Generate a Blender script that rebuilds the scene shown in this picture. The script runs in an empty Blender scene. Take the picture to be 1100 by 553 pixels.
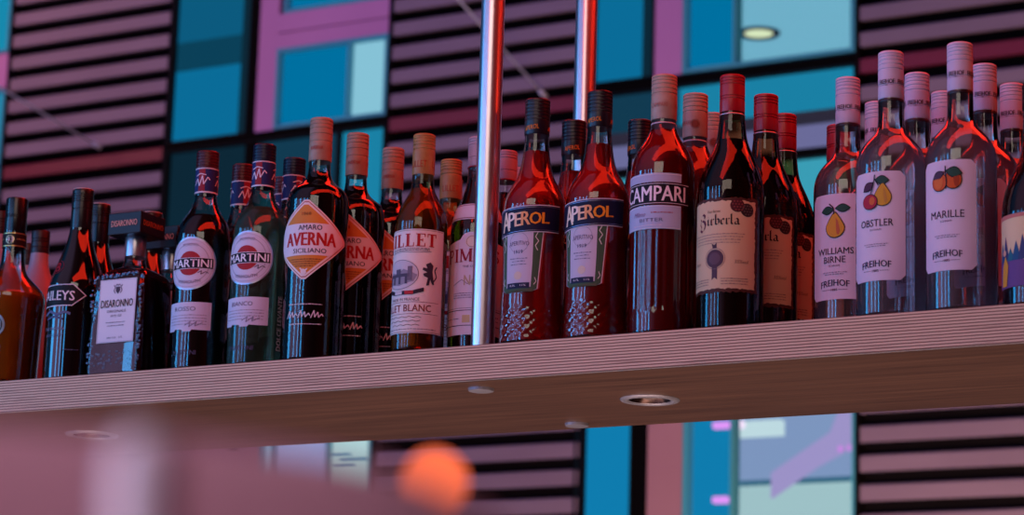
import bpy, bmesh, math, random
from mathutils import Vector, Matrix
random.seed(7)
PI = math.pi
SC = bpy.context.scene
COL = SC.collection

# ------------------------------------------------------------------ materials
def lin(h):
    if not isinstance(h, str): return tuple(h) + ((1,) if len(h) == 3 else ())
    h = h.lstrip('#'); o = []
    for i in (0, 2, 4):
        c = int(h[i:i+2], 16) / 255
        o.append(c / 12.92 if c <= .04045 else ((c + .055) / 1.055) ** 2.4)
    return tuple(o) + (1,)
_M = {}
def mat(name, col, rough=.5, metal=0, trans=0, ior=1.45, spec=.5, coat=0):
    if name in _M: return _M[name]
    m = bpy.data.materials.new(name); m.use_nodes = True; _M[name] = m
    b = m.node_tree.nodes['Principled BSDF']
    b.inputs['Base Color'].default_value = lin(col)
    b.inputs['Roughness'].default_value = rough
    b.inputs['Metallic'].default_value = metal
    b.inputs['Transmission Weight'].default_value = trans
    b.inputs['IOR'].default_value = ior
    b.inputs['Specular IOR Level'].default_value = spec
    b.inputs['Coat Weight'].default_value = coat
    return m
def noisy(name, c1, c2, scale=(40, 40, 40), rough=.6, detail=4, metal=0, spec=.4):
    m = mat(name, c1, rough, metal, spec=spec); nt = m.node_tree; b = nt.nodes['Principled BSDF']
    tc = nt.nodes.new('ShaderNodeTexCoord'); mp = nt.nodes.new('ShaderNodeMapping'); mp.inputs['Scale'].default_value = scale
    n = nt.nodes.new('ShaderNodeTexNoise'); n.inputs['Scale'].default_value = 1; n.inputs['Detail'].default_value = detail
    r = nt.nodes.new('ShaderNodeValToRGB'); r.color_ramp.elements[0].position = .35; r.color_ramp.elements[1].position = .65
    r.color_ramp.elements[0].color = lin(c1); r.color_ramp.elements[1].color = lin(c2)
    L = nt.links.new
    L(tc.outputs['Object'], mp.inputs[0]); L(mp.outputs[0], n.inputs['Vector']); L(n.outputs[0], r.inputs[0]); L(r.outputs[0], b.inputs['Base Color'])
    return m
def emis(name, col, s=1.0, gloss=.0):
    if name in _M: return _M[name]
    m = mat(name, (0, 0, 0), .08, spec=gloss)
    b = m.node_tree.nodes['Principled BSDF']
    b.inputs['Emission Color'].default_value = lin(col); b.inputs['Emission Strength'].default_value = s
    return m
def thin_glass(name, tint='#f4f6f6', ior=1.5, k=1.0, rough=.015):
    if name in _M: return _M[name]
    m = bpy.data.materials.new(name); m.use_nodes = True; _M[name] = m
    nt = m.node_tree; nt.nodes.remove(nt.nodes['Principled BSDF']); out = nt.nodes['Material Output']
    t = nt.nodes.new('ShaderNodeBsdfTransparent'); t.inputs[0].default_value = lin(tint)
    g = nt.nodes.new('ShaderNodeBsdfGlossy'); g.inputs['Roughness'].default_value = rough
    f = nt.nodes.new('ShaderNodeFresnel'); f.inputs[0].default_value = ior
    mu = nt.nodes.new('ShaderNodeMath'); mu.operation = 'MULTIPLY'; mu.inputs[1].default_value = k; mu.use_clamp = True
    x = nt.nodes.new('ShaderNodeMixShader'); L = nt.links.new
    L(f.outputs[0], mu.inputs[0]); L(mu.outputs[0], x.inputs[0]); L(t.outputs[0], x.inputs[1]); L(g.outputs[0], x.inputs[2]); L(x.outputs[0], out.inputs[0])
    return m
def hazy(name, tint, ior, k, veil, amt):  # veil lifts clear drinks with a pale mix, light put into colour
    if name in _M: return _M[name]
    m = thin_glass(name, tint, ior, k); nt = m.node_tree; out = nt.nodes['Material Output']; src = out.inputs[0].links[0].from_socket
    d = nt.nodes.new('ShaderNodeBsdfTranslucent'); d.inputs[0].default_value = lin(veil)
    d2 = nt.nodes.new('ShaderNodeBsdfDiffuse'); d2.inputs[0].default_value = lin(veil)
    ad = nt.nodes.new('ShaderNodeMixShader'); x = nt.nodes.new('ShaderNodeMixShader'); x.inputs[0].default_value = amt
    L = nt.links.new; L(d.outputs[0], ad.inputs[1]); L(d2.outputs[0], ad.inputs[2]); L(src, x.inputs[1]); L(ad.outputs[0], x.inputs[2]); L(x.outputs[0], out.inputs[0])
    return m
def liquid(name, col, trans=.9, ior=1.35, rough=.0):
    return mat(name, col, rough, 0, trans, ior, spec=.3)

# ------------------------------------------------------------------ object helpers
def link(name, me, mats, parent=None, loc=None, rot=None):
    o = bpy.data.objects.new(name, me); COL.objects.link(o)
    for m in (mats if isinstance(mats, (list, tuple)) else [mats]): me.materials.append(m)
    if parent is not None: o.parent = parent
    if loc is not None: o.location = loc
    if rot is not None: o.rotation_euler = rot
    return o
def bm_obj(name, bm, mats, parent=None, smooth=False, loc=None, rot=None, angle=None):
    bmesh.ops.recalc_face_normals(bm, faces=bm.faces[:])
    me = bpy.data.meshes.new(name); bm.to_mesh(me); bm.free()
    if smooth:
        for p in me.polygons: p.use_smooth = True
        if angle: me.set_sharp_from_angle(angle=math.radians(angle))
    return link(name, me, mats, parent, loc, rot)
def tag(o, label, cat, group=None):
    o['label'] = label; o['category'] = cat
    if group: o['group'] = group
    return o
def struct(o): o['kind'] = 'structure'; return o
def empty(name, loc=(0, 0, 0), rz=0):
    o = bpy.data.objects.new(name, None); COL.objects.link(o); o.location = loc; o.rotation_euler = (0, 0, rz); o.empty_display_size = .02
    return o
def copy_tree(o, parent=None):
    c = o.copy(); COL.objects.link(c)
    if parent is not None: c.parent = parent
    for ch in list(o.children): copy_tree(ch, c)
    return c
def box(bm, x0, x1, y0, y1, z0, z1, mi=0, bev=0):
    r = bmesh.ops.create_cube(bm, size=1)
    vs = r['verts']
    for v in vs: v.co = Vector(((x0+x1)/2 + v.co.x*(x1-x0), (y0+y1)/2 + v.co.y*(y1-y0), (z0+z1)/2 + v.co.z*(z1-z0)))
    fs = {f for v in vs for f in v.link_faces}
    for f in fs: f.material_index = mi
    if bev:
        es = list({e for v in vs for e in v.link_edges})
        r = bmesh.ops.bevel(bm, geom=es, offset=bev, segments=3, profile=.5, affect='EDGES')
        for f in r['faces']: f.material_index = mi
    return vs
def chaikin(p, n=2, keep=()):
    for _ in range(n):
        q = [p[0]]
        for i in range(len(p)-1):
            a, b = p[i], p[i+1]
            if i > 0: q.append((a[0]*.75+b[0]*.25, a[1]*.75+b[1]*.25))
            if i < len(p)-2: q.append((a[0]*.25+b[0]*.75, a[1]*.25+b[1]*.75))
        q.append(p[-1]); p = q
    return p
def lathe(prof, seg=56, mod=None, closed_top=False, closed_bot=True, bm=None):
    bm = bm or bmesh.new(); rings = []
    for r, z in prof:
        ring = []
        for i in range(seg):
            t = 2*PI*i/seg; rr = mod(r, z, t) if mod else r
            ring.append(bm.verts.new((rr*math.sin(t), -rr*math.cos(t), z)))
        rings.append(ring)
    for a, b in zip(rings, rings[1:]):
        for i in range(seg): bm.faces.new((a[i], a[(i+1) % seg], b[(i+1) % seg], b[i]))
    if closed_bot: bm.faces.new(rings[0][::-1])
    if closed_top: bm.faces.new(rings[-1])
    return bm
def rad(prof):
    pr = sorted(prof, key=lambda q: q[1])
    def f(v):
        if v <= pr[0][1]: return pr[0][0]
        for a, b in zip(pr, pr[1:]):
            if v <= b[1]: return a[0] + (b[0]-a[0]) * ((v-a[1]) / max(1e-9, b[1]-a[1]))
        return pr[-1][0]
    return f

# ------------------------------------------------------------------ text and label artwork (2-D, wrapped on to the bottle)
_T = {}
def glyphs(s, bold=0., shear=0.):
    k = (s, bold, shear)
    if k in _T: return _T[k]
    cu = bpy.data.curves.new('t', 'FONT'); cu.body = s; cu.offset = bold*.5; cu.shear = shear; cu.resolution_u = 2; cu.size = 1
    o = bpy.data.objects.new('t', cu); COL.objects.link(o)
    dg = bpy.context.evaluated_depsgraph_get(); me = bpy.data.meshes.new_from_object(o.evaluated_get(dg))
    vs = [(v.co.x, v.co.y) for v in me.vertices]; fs = [tuple(p.vertices) for p in me.polygons]
    bpy.data.objects.remove(o); bpy.data.curves.remove(cu); bpy.data.meshes.remove(me)
    x0 = min(v[0] for v in vs); x1 = max(v[0] for v in vs); y0 = min(v[1] for v in vs); y1 = max(v[1] for v in vs)
    vs = [((x-(x0+x1)/2)/(y1-y0), (y-(y0+y1)/2)/(y1-y0)) for x, y in vs]
    _T[k] = (vs, fs, (x1-x0)/(y1-y0)); return _T[k]
def ell(u, v, ru, rv=None, n=40, a0=0, a1=2*PI):
    rv = rv or ru
    return [(u+ru*math.cos(a0+(a1-a0)*i/n), v+rv*math.sin(a0+(a1-a0)*i/n)) for i in range(n)]
class Art:
    """flat artwork: (layer, colour, verts, faces, part)"""
    def __init__(s): s.ops = []
    def poly(s, pts, col, layer=0, part='front_label'):
        s.ops.append((layer, col, list(pts), [tuple(range(len(pts)))], part)); return s
    def rect(s, u0, u1, v0, v1, col, layer=0, part='front_label', ch=0):
        p = [(u0, v0), (u1, v0), (u1, v1), (u0, v1)] if not ch else \
            [(u0+ch, v0), (u1-ch, v0), (u1, v0+ch), (u1, v1-ch), (u1-ch, v1), (u0+ch, v1), (u0, v1-ch), (u0, v0+ch)]
        return s.poly(p, col, layer, part)
    def ring(s, u, v, r0, r1, col, layer=1, part='front_label', n=44, sv=1.):
        vs = ell(u, v, r1, r1*sv, n) + ell(u, v, r0, r0*sv, n)
        s.ops.append((layer, col, vs, [(i, (i+1) % n, n+(i+1) % n, n+i) for i in range(n)], part)); return s
    def frame(s, u0, u1, v0, v1, t, col, layer=1, part='front_label'):
        s.rect(u0, u1, v0, v0+t, col, layer, part); s.rect(u0, u1, v1-t, v1, col, layer, part)
        s.rect(u0, u0+t, v0, v1, col, layer, part); return s.rect(u1-t, u1, v0, v1, col, layer, part)
    def text(s, t, u, v, h, col, w=None, bold=0., shear=0., layer=2, rot=0, slope=0, arc=0, part='lettering'):
        vs, fs, asp = glyphs(t, 0, shear); sx = (w/asp) if w else h
        out = []; n0 = len(vs); bd = bold*.8
        if bold: fs = fs+[tuple(i+n0 for i in f) for f in fs]+[tuple(i+2*n0 for i in f) for f in fs]; vs = vs+[(x-bd, y) for x, y in vs]+[(x+bd, y) for x, y in vs]
        for x, y in vs:
            x, y = x*sx, y*h
            if arc: y -= arc*x*x
            y += slope*x
            c, n = math.cos(rot), math.sin(rot)
            out.append((u+x*c-y*n, v+x*n+y*c))
        s.ops.append((layer, col, out, fs, part)); return s
    def fine(s, u0, u1, v, col, h=.0012, layer=2, part='lettering'):
        """a row of tiny illegible print"""
        u = u0; vs = []; fs = []
        while u < u1:
            w = random.uniform(.0012, .0045); w = min(w, u1-u); k = len(vs)
            hh = h*random.uniform(.7, 1.1)
            vs += [(u, v), (u+w, v), (u+w, v+hh), (u, v+hh)]; fs.append((k, k+1, k+2, k+3)); u += w+.0009
        s.ops.append((layer, col, vs, fs, part)); return s
    def stroke(s, pts, w, col, layer=2, nib=None, part='lettering'):
        """broad pen stroke: nib = pen angle (blackletter), else round-ish pen"""
        vs = []; fs = []
        for a, b in zip(pts, pts[1:]):
            if nib is not None: n = (math.cos(nib)*w/2, math.sin(nib)*w/2)
            else:
                d = math.hypot(b[0]-a[0], b[1]-a[1]) or 1; n = (-(b[1]-a[1])/d*w/2, (b[0]-a[0])/d*w/2)
            k = len(vs); vs += [(a[0]-n[0], a[1]-n[1]), (b[0]-n[0], b[1]-n[1]), (b[0]+n[0], b[1]+n[1]), (a[0]+n[0], a[1]+n[1])]
            fs.append((k, k+1, k+2, k+3))
        s.ops.append((layer, col, vs, fs, part)); return s
    def build(s, parent, R=None, flat=None, rot=0., lift=.0003, step=.004, names=None, matfn=None):
        """R: radius as a function of height; flat: function (u,v,lift)->point"""
        parts = {}
        own = {o[4] for o in s.ops}
        main = next((p for p in ('front_label', 'neck_band', 'neck_label', 'shoulder_label') if p in own), None)
        for layer, col, vs, fs, part in s.ops: parts.setdefault(main if part == 'lettering' and main else part, []).append((layer, col, vs, fs))
        objs = {}
        av = [v for o in s.ops for _, v in o[2]]; vm = (min(av)+max(av))/2
        dz = getattr(s, 'dv', 0)-.2*R(vm) if R and R(vm) > .02 else 0
        for part, ops in parts.items():
            bm = bmesh.new(); cols = []
            for layer, col, vs, fs in ops:
                if col not in cols: cols.append(col)
                b2 = bmesh.new(); bv = [b2.verts.new((x, y, 0)) for x, y in vs]
                for f in fs:
                    try: b2.faces.new([bv[i] for i in f])
                    except ValueError: pass
                us = [x for x, _ in vs]; vv = [y for _, y in vs]
                if R:
                    lo, hi = min(us), max(us); k = math.ceil(lo/step)
                    while k*step < hi:
                        bmesh.ops.bisect_plane(b2, geom=b2.verts[:]+b2.edges[:]+b2.faces[:], plane_co=(k*step, 0, 0), plane_no=(1, 0, 0)); k += 1
                    if any(abs(R(min(vv)+(max(vv)-min(vv))*i/8)-R(min(vv))) > .0002 for i in range(1, 9)) and max(vv)-min(vv) > .005:
                        k = math.ceil(min(vv)/.004)
                        while k*.004 < max(vv):
                            bmesh.ops.bisect_plane(b2, geom=b2.verts[:]+b2.edges[:]+b2.faces[:], plane_co=(0, k*.004, 0), plane_no=(0, 1, 0)); k += 1
                off = lift + layer*.00022; mi = cols.index(col); mp = {}
                R0 = R(s.ref) if R and hasattr(s, 'ref') else None;
                for v in b2.verts:
                    u, w = v.co.x, v.co.y
                    if R:
                        w += dz; r = R(w); a = u/(R0 or r)+rot; p = ((r+off)*math.sin(a), -(r+off)*math.cos(a), w)
                    else: p = flat(u, w, off)
                    mp[v] = bm.verts.new(p)
                for f in b2.faces:
                    try: nf = bm.faces.new([mp[v] for v in f.verts]); nf.material_index = mi; nf.smooth = bool(R)
                    except ValueError: pass
                b2.free()
            me = bpy.data.meshes.new(part); bm.to_mesh(me); bm.free()
            objs[part] = (me, cols)
        made = {}
        order = sorted(objs, key=lambda p: p in ('lettering', 'emblem'))
        for part in order:
            me, cols = objs[part]
            par = parent
            if part in ('lettering', 'emblem') and made: par = made[list(made)[0]]
            nm = (names or {}).get(part, part)
            made[part] = link(nm, me, [ink(c) for c in cols], par)
        return made
def ink(c):
    n = 'ink_'+c.strip('#*')
    if c.startswith('*'): return mat(n, c[1:], .3, .85)          # foil
    return mat(n, c, .55, spec=.25)

# ------------------------------------------------------------------ bottle builder
CLEAR = thin_glass('clear_glass', '#f4f7f7', 1.5, 1.6)
GREENG = thin_glass('pale_green_glass', '#dcebe0', 1.5, 1.15)
def bottle(kind, prof, liq=None, fill=None, glass=CLEAR, mod=None, seg=56, wall=.0014, solid=False):
    root = empty(kind)
    pr = chaikin(prof, 3)
    bm = lathe(pr, seg, mod); bm_obj('glass_body', bm, glass, root, True, angle=50)
    if liq:
        ip = [(max(.002, r-wall), z) for r, z in pr if .004 < z < fill]
        R = rad(pr); rt = R(fill)-wall
        ip = [(ip[0][0]*.55, .0055), (ip[0][0]*.9, .007)] + ip[1:] + [(rt, fill)]
        bm_obj('liquid', lathe(ip, seg, mod, True), liq, root, True, angle=45)
    root['_h'] = 0; del root['_h']
    return root, rad(pr)
def screw_cap(root, z0, z1, r, m, grooves=(), skirt=None, name='cap', bead=True):
    """roll-on cap: knurl lines at heights (fractions), slightly rounded rim"""
    h = z1-z0; p = [(r*.97, z0), (r, z0+.0012)]
    for g in sorted(grooves):
        z = z0+h*g; p += [(r, z-.0011), (r-.0007, z-.0004), (r-.0007, z+.0004), (r, z+.0011)]
    p += [(r, z1-.002), (r*.985, z1-.0008), (r*.93, z1)]
    c = bm_obj(name, lathe(p, 48, None, True), m, root, True, angle=35)
    return c
def band(root, name, z0, z1, r, m, bulge=0.0004):
    p = [(r, z0), (r+bulge, z0+.0006), (r+bulge, z1-.0006), (r, z1)]
    return bm_obj(name, lathe(p, 48, None, True), m, root, True, angle=40)

G = {}
def place(proto, spots, cat, group, zs=.99):
    """first spot moves the prototype itself, the rest are copies"""
    for i, (x, y, rz, label) in enumerate(spots):
        o = proto if i == 0 else copy_tree(proto)
        o.location = (x, y, .0); o.scale = (1, 1, zs); o.rotation_euler = (0, 0, math.radians(rz)); tag(o, label, cat, group if len(spots) > 1 else None)

WHITE = '#e6dde4'; LILAC = '#cfcbde'; NAVY = '#141a3c'; BLACK = '#0d0b10'; RED = '#a81622'

# --- 1. orange liqueur with black capsule and round ringed label
rt, R = bottle('orange_liqueur_bottle', [(.040, 0), (.0430, .002), (.0435, .03), (.046, .09), (.048, .118), (.047, .134), (.034, .148), (.0195, .162), (.0165, .178), (.0152, .2), (.0152, .222)],
               liquid('orange_liquor', '#f07a10', .5), .129)
screw_cap(rt, .2196, .2702, .0152, mat('black_foil', '#0c090b', .25, spec=.6), (.45, .5), name='capsule')
a = Art().rect(-.052, .052, .199, .2185, '#16100f', 0, 'neck_band')
a.rect(-.052, .052, .199, .2005, '*c8a46a', 1, 'neck_band').rect(-.052, .052, .217, .2185, '*c8a46a', 1, 'neck_band')
for q in (-.034, 0, .034):
    a.ring(q, .2087, .0052, .006, '*d8c8a0', 1, 'neck_band').text('43', q, .2087, .007, '#e8e0d8', bold=.02)
    a.fine(q+.009, q+.024, .2085, '*c8a46a', .0022)
a.build(rt, lambda v: .0162, lift=.0003)
a = Art().poly(ell(-.004, .09, .017), '*a9a9b0').poly(ell(-.004, .09, .0135), '#0b0a0c', 1).ring(-.004, .09, .0112, .012, '*c9c3c4', 2)
a.text('43', -.004, .09, .012, '#e8e0e0', bold=.03, layer=3)
a.rect(-.016, .008, .036, .062, '*b9b4b8', 0).rect(-.016, .008, .0425, .0435, '#5a5358', 1).rect(-.016, .008, .0545, .0555, '#5a5358', 1)
a.rect(-.0045, -.0005, .028, .0365, '#161214', 0)
a.build(rt, R)
place(rt, [(-2.3637, .05, 18, 'stout clear bottle of orange liquor with round silver ringed label, leftmost in the front row')], 'bottle', 'o')

# --- 2. frosted pink bottles behind it
rt, R = bottle('pink_liqueur_bottle', [(.033, 0), (.0350, .002), (.0355, .03), (.0355, .15), (.033, .175), (.022, .196), (.0145, .214), (.0128, .236), (.0128, .242)],
               None, None, mat('frosted_pink_glass', '#a4848c', .35, spec=.4))
screw_cap(rt, .236, .270, .0136, mat('dark_brown_cap', '#251014', .4), (.25, .5, .62))
a = Art().rect(-.03, .03, .05, .14, '#8c4a58', 0).frame(-.03, .03, .05, .14, .001, '#5c2a36'); a.fine(-.02, .02, .1, '#3a1820'); a.fine(-.02, .02, .09, '#3a1820'); a.build(rt, R)
place(rt, [(-2.462, .222, 0, 'frosted pink bottle with dark brown cap just right of the stout orange one'),
           (-2.536, .283, 25, 'pink bottle almost hidden behind the gold neck band of the orange one'),
           (-2.436, .102, -15, 'pink bottle cut off by the left edge of the photo')], 'bottle', 'frosted pink bottles at the left end')

# --- 3. cream liqueur
DK = mat('dark_brown_glass', '#060304', .04, spec=.9, coat=.5)
rt, R = bottle('cream_liqueur_bottle', [(.0375, 0), (.0392, .003), (.0393, .03), (.0393, .118), (.038, .137), (.0305, .16), (.021, .186), (.0158, .206), (.0141, .222), (.0138, .262)], None, None, DK)
screw_cap(rt, .2045, .271, .0148, mat('black_capsule', '#100a0d', .28, spec=.6), (.58, .74, .79, .84, .89), name='capsule')
bm_obj('cap_disc', lathe([(.0125, .2709), (.0141, .2712), (.0141, .2722), (.012, .2727)], 40, None, True), mat('cap_rim', '#d9a9a0', .35), rt, True, angle=40)
arrow = lambda e: [(-.045-e, .1095-e), (.017+e*.4, .1095-e), (.034+e*1.6, .1235), (.017+e*.4, .1375+e), (-.045-e, .1375+e)]
a = Art().poly(arrow(.0012), '#e9dfe6').poly(arrow(0), '#120a10', 1)
a.text('BAILEYS', -.010, .1235, .0135, '#eadfe6', w=.060, bold=.025, slope=-.05, layer=2)
a.text('THE ORIGINAL', -.008, .077, .004, '#8d8aa0', w=.036, part='glass_print').text('IRISH CREAM', -.008, .068, .0035, '#6c6a80', w=.030, part='glass_print')
a.stroke([(-.028, .097), (-.016, .102), (-.004, .096), (.008, .1), (.016, .097)], .0035, '#5c6484', part='glass_print').stroke([(-.022, .091), (-.008, .094), (.006, .09)], .003, '#4c5474', part='glass_print')
a.fine(.008, .03, .047, '#58566c', part='glass_print'); a.build(rt, R)
b = Art(); b.ref = .165; b.text('B', -.012, .163, .013, '#b01626', bold=.03, layer=0, part='monogram').ring(-.012, .163, .0086, .0095, '#7d1420', 0, 'monogram'); b.build(rt, R)
place(rt, [(-2.2476, .05, 6, 'black cream liqueur bottle with white-edged arrow band beside the square bottle'),
           (-2.280, .129, 40, 'slim black bottle neck rising behind the arrow-band bottle'),
           (-2.2417, .1987, -60, 'black bottle whose rim shows above the square stopper block')], 'bottle', 'black cream liqueur bottles')

# --- 4. square almond liqueur
def make_amaretto():
    root = empty('almond_liqueur_bottle')
    W, D = .0455, .036
    def rr(w, d, c, n=5):
        p = []
        for sx, sy, a0 in ((1, -1, -PI/2), (1, 1, 0), (-1, 1, PI/2), (-1, -1, PI)):
            for i in range(n+1):
                t = a0+PI/2*i/n; p.append((sx*(w-c)+c*math.cos(t), sy*(d-c)+c*math.sin(t)))
        return p
    def stack(levels, m, name, par, closed=True):
        bm = bmesh.new(); rs = []
        for w, d, c, z in levels: rs.append([bm.verts.new((x, y, z)) for x, y in rr(w, d, c)])
        n = len(rs[0])
        for a, b in zip(rs, rs[1:]):
            for i in range(n): bm.faces.new((a[i], a[(i+1) % n], b[(i+1) % n], b[i]))
        bm.faces.new(rs[0][::-1])
        if closed: bm.faces.new(rs[-1])
        return bm_obj(name, bm, m, par, True, angle=40)
    lev = [(W-.004, D-.004, .006, 0), (W-.001, D-.001, .008, .002), (W, D, .008, .006), (W-.0015, D-.0005, .008, .07), (W-.004, D-.002, .009, .133), (W-.007, D-.004, .012, .1405),
           (W-.016, D-.010, .016, .147), (.0175, .0165, .0165, .153), (.0145, .0145, .0145, .16), (.0135, .0135, .0135, .17), (.0135, .0135, .0135, .196)]
    stack(lev, CLEAR, 'glass_body', root, False)
    stack([(w-.0016, d-.0016, max(.001, c-.001), z+.004 if z == 0 else z) for w, d, c, z in lev[:7]], liquid('amaretto', '#6a0812', .75), 'liquid', root)
    # hammered glass frame raised round the label panel, blue reflected light in its colour
    bm = bmesh.new(); rnd = random.Random(3)
    for k in range(150):
        side = k % 4; t = rnd.uniform(-1, 1)
        if side == 0: x, z = t*.036, rnd.uniform(.010, .034)
        elif side == 1: x, z = t*.036, rnd.uniform(.134, .139)
        elif side == 2: x, z = rnd.uniform(-.0425, -.0315), .076+t*.06
        else: x, z = rnd.uniform(.0375, .0425), .076+t*.06
        q = bmesh.ops.create_icosphere(bm, subdivisions=1, radius=rnd.uniform(.0012, .0028))['verts']
        for v in q: v.co = Vector((x+v.co.x*1.3, -D+.0012-.0*z+v.co.y*.45+ (.0015 if z > .12 else 0), z+v.co.z))
    bm_obj('hammered_border', bm, mat('hammered_glass_blue_lit', '#3a5874', .15, spec=1., coat=1.), root, True)
    c = bm_obj('neck_foil', lathe([(.0141, .168), (.0143, .17), (.0143, .195), (.014, .196)], 32, None, True), mat('silver_foil', '#b9b2b8', .3, .9), root, True, angle=40)
    bm = bmesh.new(); box(bm, -.0272, .0272, -.0272, .0272, .1955, .2255, 0, .0012)
    blk = bm_obj('stopper_block', bm, mat('black_block', '#120c14', .4, spec=.4), root)
    f = lambda u, v, o: (u, -.0272-o, v); s_ = lambda u, v, o: (.0272+o, u, v)
    Art().text('DISARONNO', 0, .2105, .0085, '#ffb8a4', w=.043, bold=.03).build(blk, flat=f, names={'lettering': 'lettering'})
    Art().text('DISARONNO', 0, .2105, .0075, '#a8572c', w=.043, bold=.03).build(blk, flat=s_)  # darker ink puts the side face's shade into the lettering
    a = Art().rect(-.0265, .0345, .044, .131, '#e3dbe2', 0).frame(-.0258, .0338, .0447, .1303, .0007, '#b3a6b4')
    a.text('DISARONNO', .004, .0975, .0105, '#141018', w=.053, bold=.02)
    a.text('ORIGINALE', .004, .0868, .0036, '#4d4452', w=.032).text('SINCE 1525', .004, .0805, .003, '#4d4452', w=.018)
    a.fine(-.012, .02, .071, '#8d8290').fine(-.01, .018, .0665, '#8d8290').text('28% VOL   0,7L', .004, .0505, .0026, '#6d6270', w=.026)
    # small crest
    cx, cz = .004, .1165
    a.poly([(cx-.0035, cz+.004), (cx+.0035, cz+.004), (cx+.0035, cz-.002), (cx, cz-.0062), (cx-.0035, cz-.002)], '#4b3a48', 1, 'emblem')
    for s in (-1, 1):
        a.stroke([(cx+s*.004, cz-.005), (cx+s*.0068, cz-.001), (cx+s*.0045, cz+.003), (cx+s*.007, cz+.0065)], .0013, '#6b5768', 1, part='emblem')
    a.stroke([(cx-.004, cz+.005), (cx-.002, cz+.0075), (cx, cz+.0055), (cx+.002, cz+.0075), (cx+.004, cz+.005)], .0012, '#6b5768', 1, part='emblem')
    a.build(root, flat=lambda u, v, o: (u, -D-.0016-o+max(0, (v-.07))*.02, v-.0005))
    return root
place(make_amaretto(), [(-2.152, .05, 0, 'square dark red bottle with white label and black cube stopper, front one'),
                        (-2.158, .140, 0, 'square dark red bottle directly behind the other cube-stoppered one')], 'bottle', 'square almond liqueur bottles')

# --- 5. vermouth (red and white)
def make_vermouth(white):
    prof = [(.034, 0), (.0368, .002), (.0372, .012), (.0372, .175), (.0368, .188), (.031, .206), (.0195, .222), (.0148, .236), (.0142, .25), (.0142, .28)]
    if white: rt, R = bottle('white_vermouth_bottle', prof, hazy('pale_vermouth', '#d8dccc', 1.33, 1.2, '#c4c8c0', .16), .215, GREENG)
    else: rt, R = bottle('red_vermouth_bottle', prof, liquid('red_vermouth', '#3a0408', .75), .213)
    cm = mat('cap_dark_blue', '#10142c', .35, .2) if white else mat('cap_dark_red', '#4c0e18', .35, .2)
    screw_cap(rt, .279, .3035, .0153, cm, (.15, .32, .49, .66, .83))
    cap = Art().rect(-.047, .047, .2455, .279, '#1b2c62', 0, 'neck_label')
    cap.rect(-.047, .047, .2445, .2465, '#d8d2dc', 1, 'neck_label').rect(-.047, .047, .2775, .2792, '#c9c3d0', 1, 'neck_label')
    for q in (-.03, 0, .03):
        cap.rect(q-.0045, q+.0045, .2466, .2775, '#8f1f2e', 1, 'neck_label')
        cap.stroke([(q-.011, .255), (q-.006, .264), (q-.003, .254), (q+.001, .268), (q+.003, .256), (q+.008, .266), (q+.011, .262)], .0013, '#e4dce4')
        cap.stroke([(q-.009, .268), (q-.002, .271), (q+.006, .269)], .0012, '#e4dce4')
    cap.build(rt, lambda v: .0149)
    a = Art().poly(ell(0, .150, .0362, n=64), '*b7b4c8').poly(ell(0, .150, .0345, n=64), LILAC, 1)
    a.ring(0, .150, .0262, .0270, '#9d93a8', 2).ring(0, .150, .0318, .0323, '#aaa0b4', 2)
    a.poly(ell(0, .150, .0165), '#a32028', 2).rect(-.0325, .0325, .1425, .1575, '#16121c', 3).frame(-.0325, .0325, .1425, .1575, .0007, '#d8d0dc', 4)
    a.text('MARTINI', 0, .150, .0105, '#eee6ee', w=.059, bold=.03, layer=5)
    a.text('VERMOUTH', 0, .1245, .0042, '#6c6478', w=.032, arc=-8, layer=3).text('TORINO', 0, .1755, .0038, '#8c8498', w=.022, arc=8, layer=3)
    a.stroke([(.012, .137), (.017, .140), (.016, .135), (.022, .139), (.026, .137)], .0011, '#5c5468', 3)
    bot = [(-.034, .060), (-.02, .059), (-.018, .0615), (-.006, .0605), (-.004, .058), (.006, .058), (.008, .0605), (.02, .060), (.033, .0605)]
    a.poly(bot+[(.033, .0975), (-.034, .0975)], LILAC, 0, 'lower_label')
    a.text('BIANCO' if white else 'ROSSO', -.004, .0885, .0058, '#554b60', w=.032, layer=1)
    for v in (.0795, .0755, .0715, .0675): a.fine(-.028, .027, v, '#9a90a2', layer=1)
    a.stroke([(-.002, .066), (.006, .071), (.004, .064), (.014, .071), (.012, .065), (.022, .070)], .001, '#7c7084', 1)
    a.text('MARTINI', -.002, .030, .006, '#57506a', w=.034, layer=0, part='glass_print')
    a.build(rt, R)
    if white:
        b = Art().text('DOLCE LEVANTE', .052, .066, .0085, '#d8cfd6', w=.072, bold=.02, rot=PI/2, layer=0, part='side_print'); b.build(rt, R)
    return rt
place(make_vermouth(False), [(-2.0398, .05, 10, 'dark vermouth bottle with round label and red cap, second after the square one'),
        (-2.0355, .1262, 60, 'red-capped vermouth bottle peeping between the two round-label bottles'),
        (-2.024, .208, -30, 'red-capped vermouth bottle deep behind the clear round-label bottle')], 'bottle', 'red-capped vermouth bottles')
place(make_vermouth(True), [(-1.9479, .05, 8, 'clear pale vermouth bottle with round label and dark blue cap'),
        (-1.9518, .1263, -50, 'blue-capped vermouth bottle behind the clear one, beside the diamond label')], 'bottle', 'blue-capped vermouth bottles')

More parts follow.
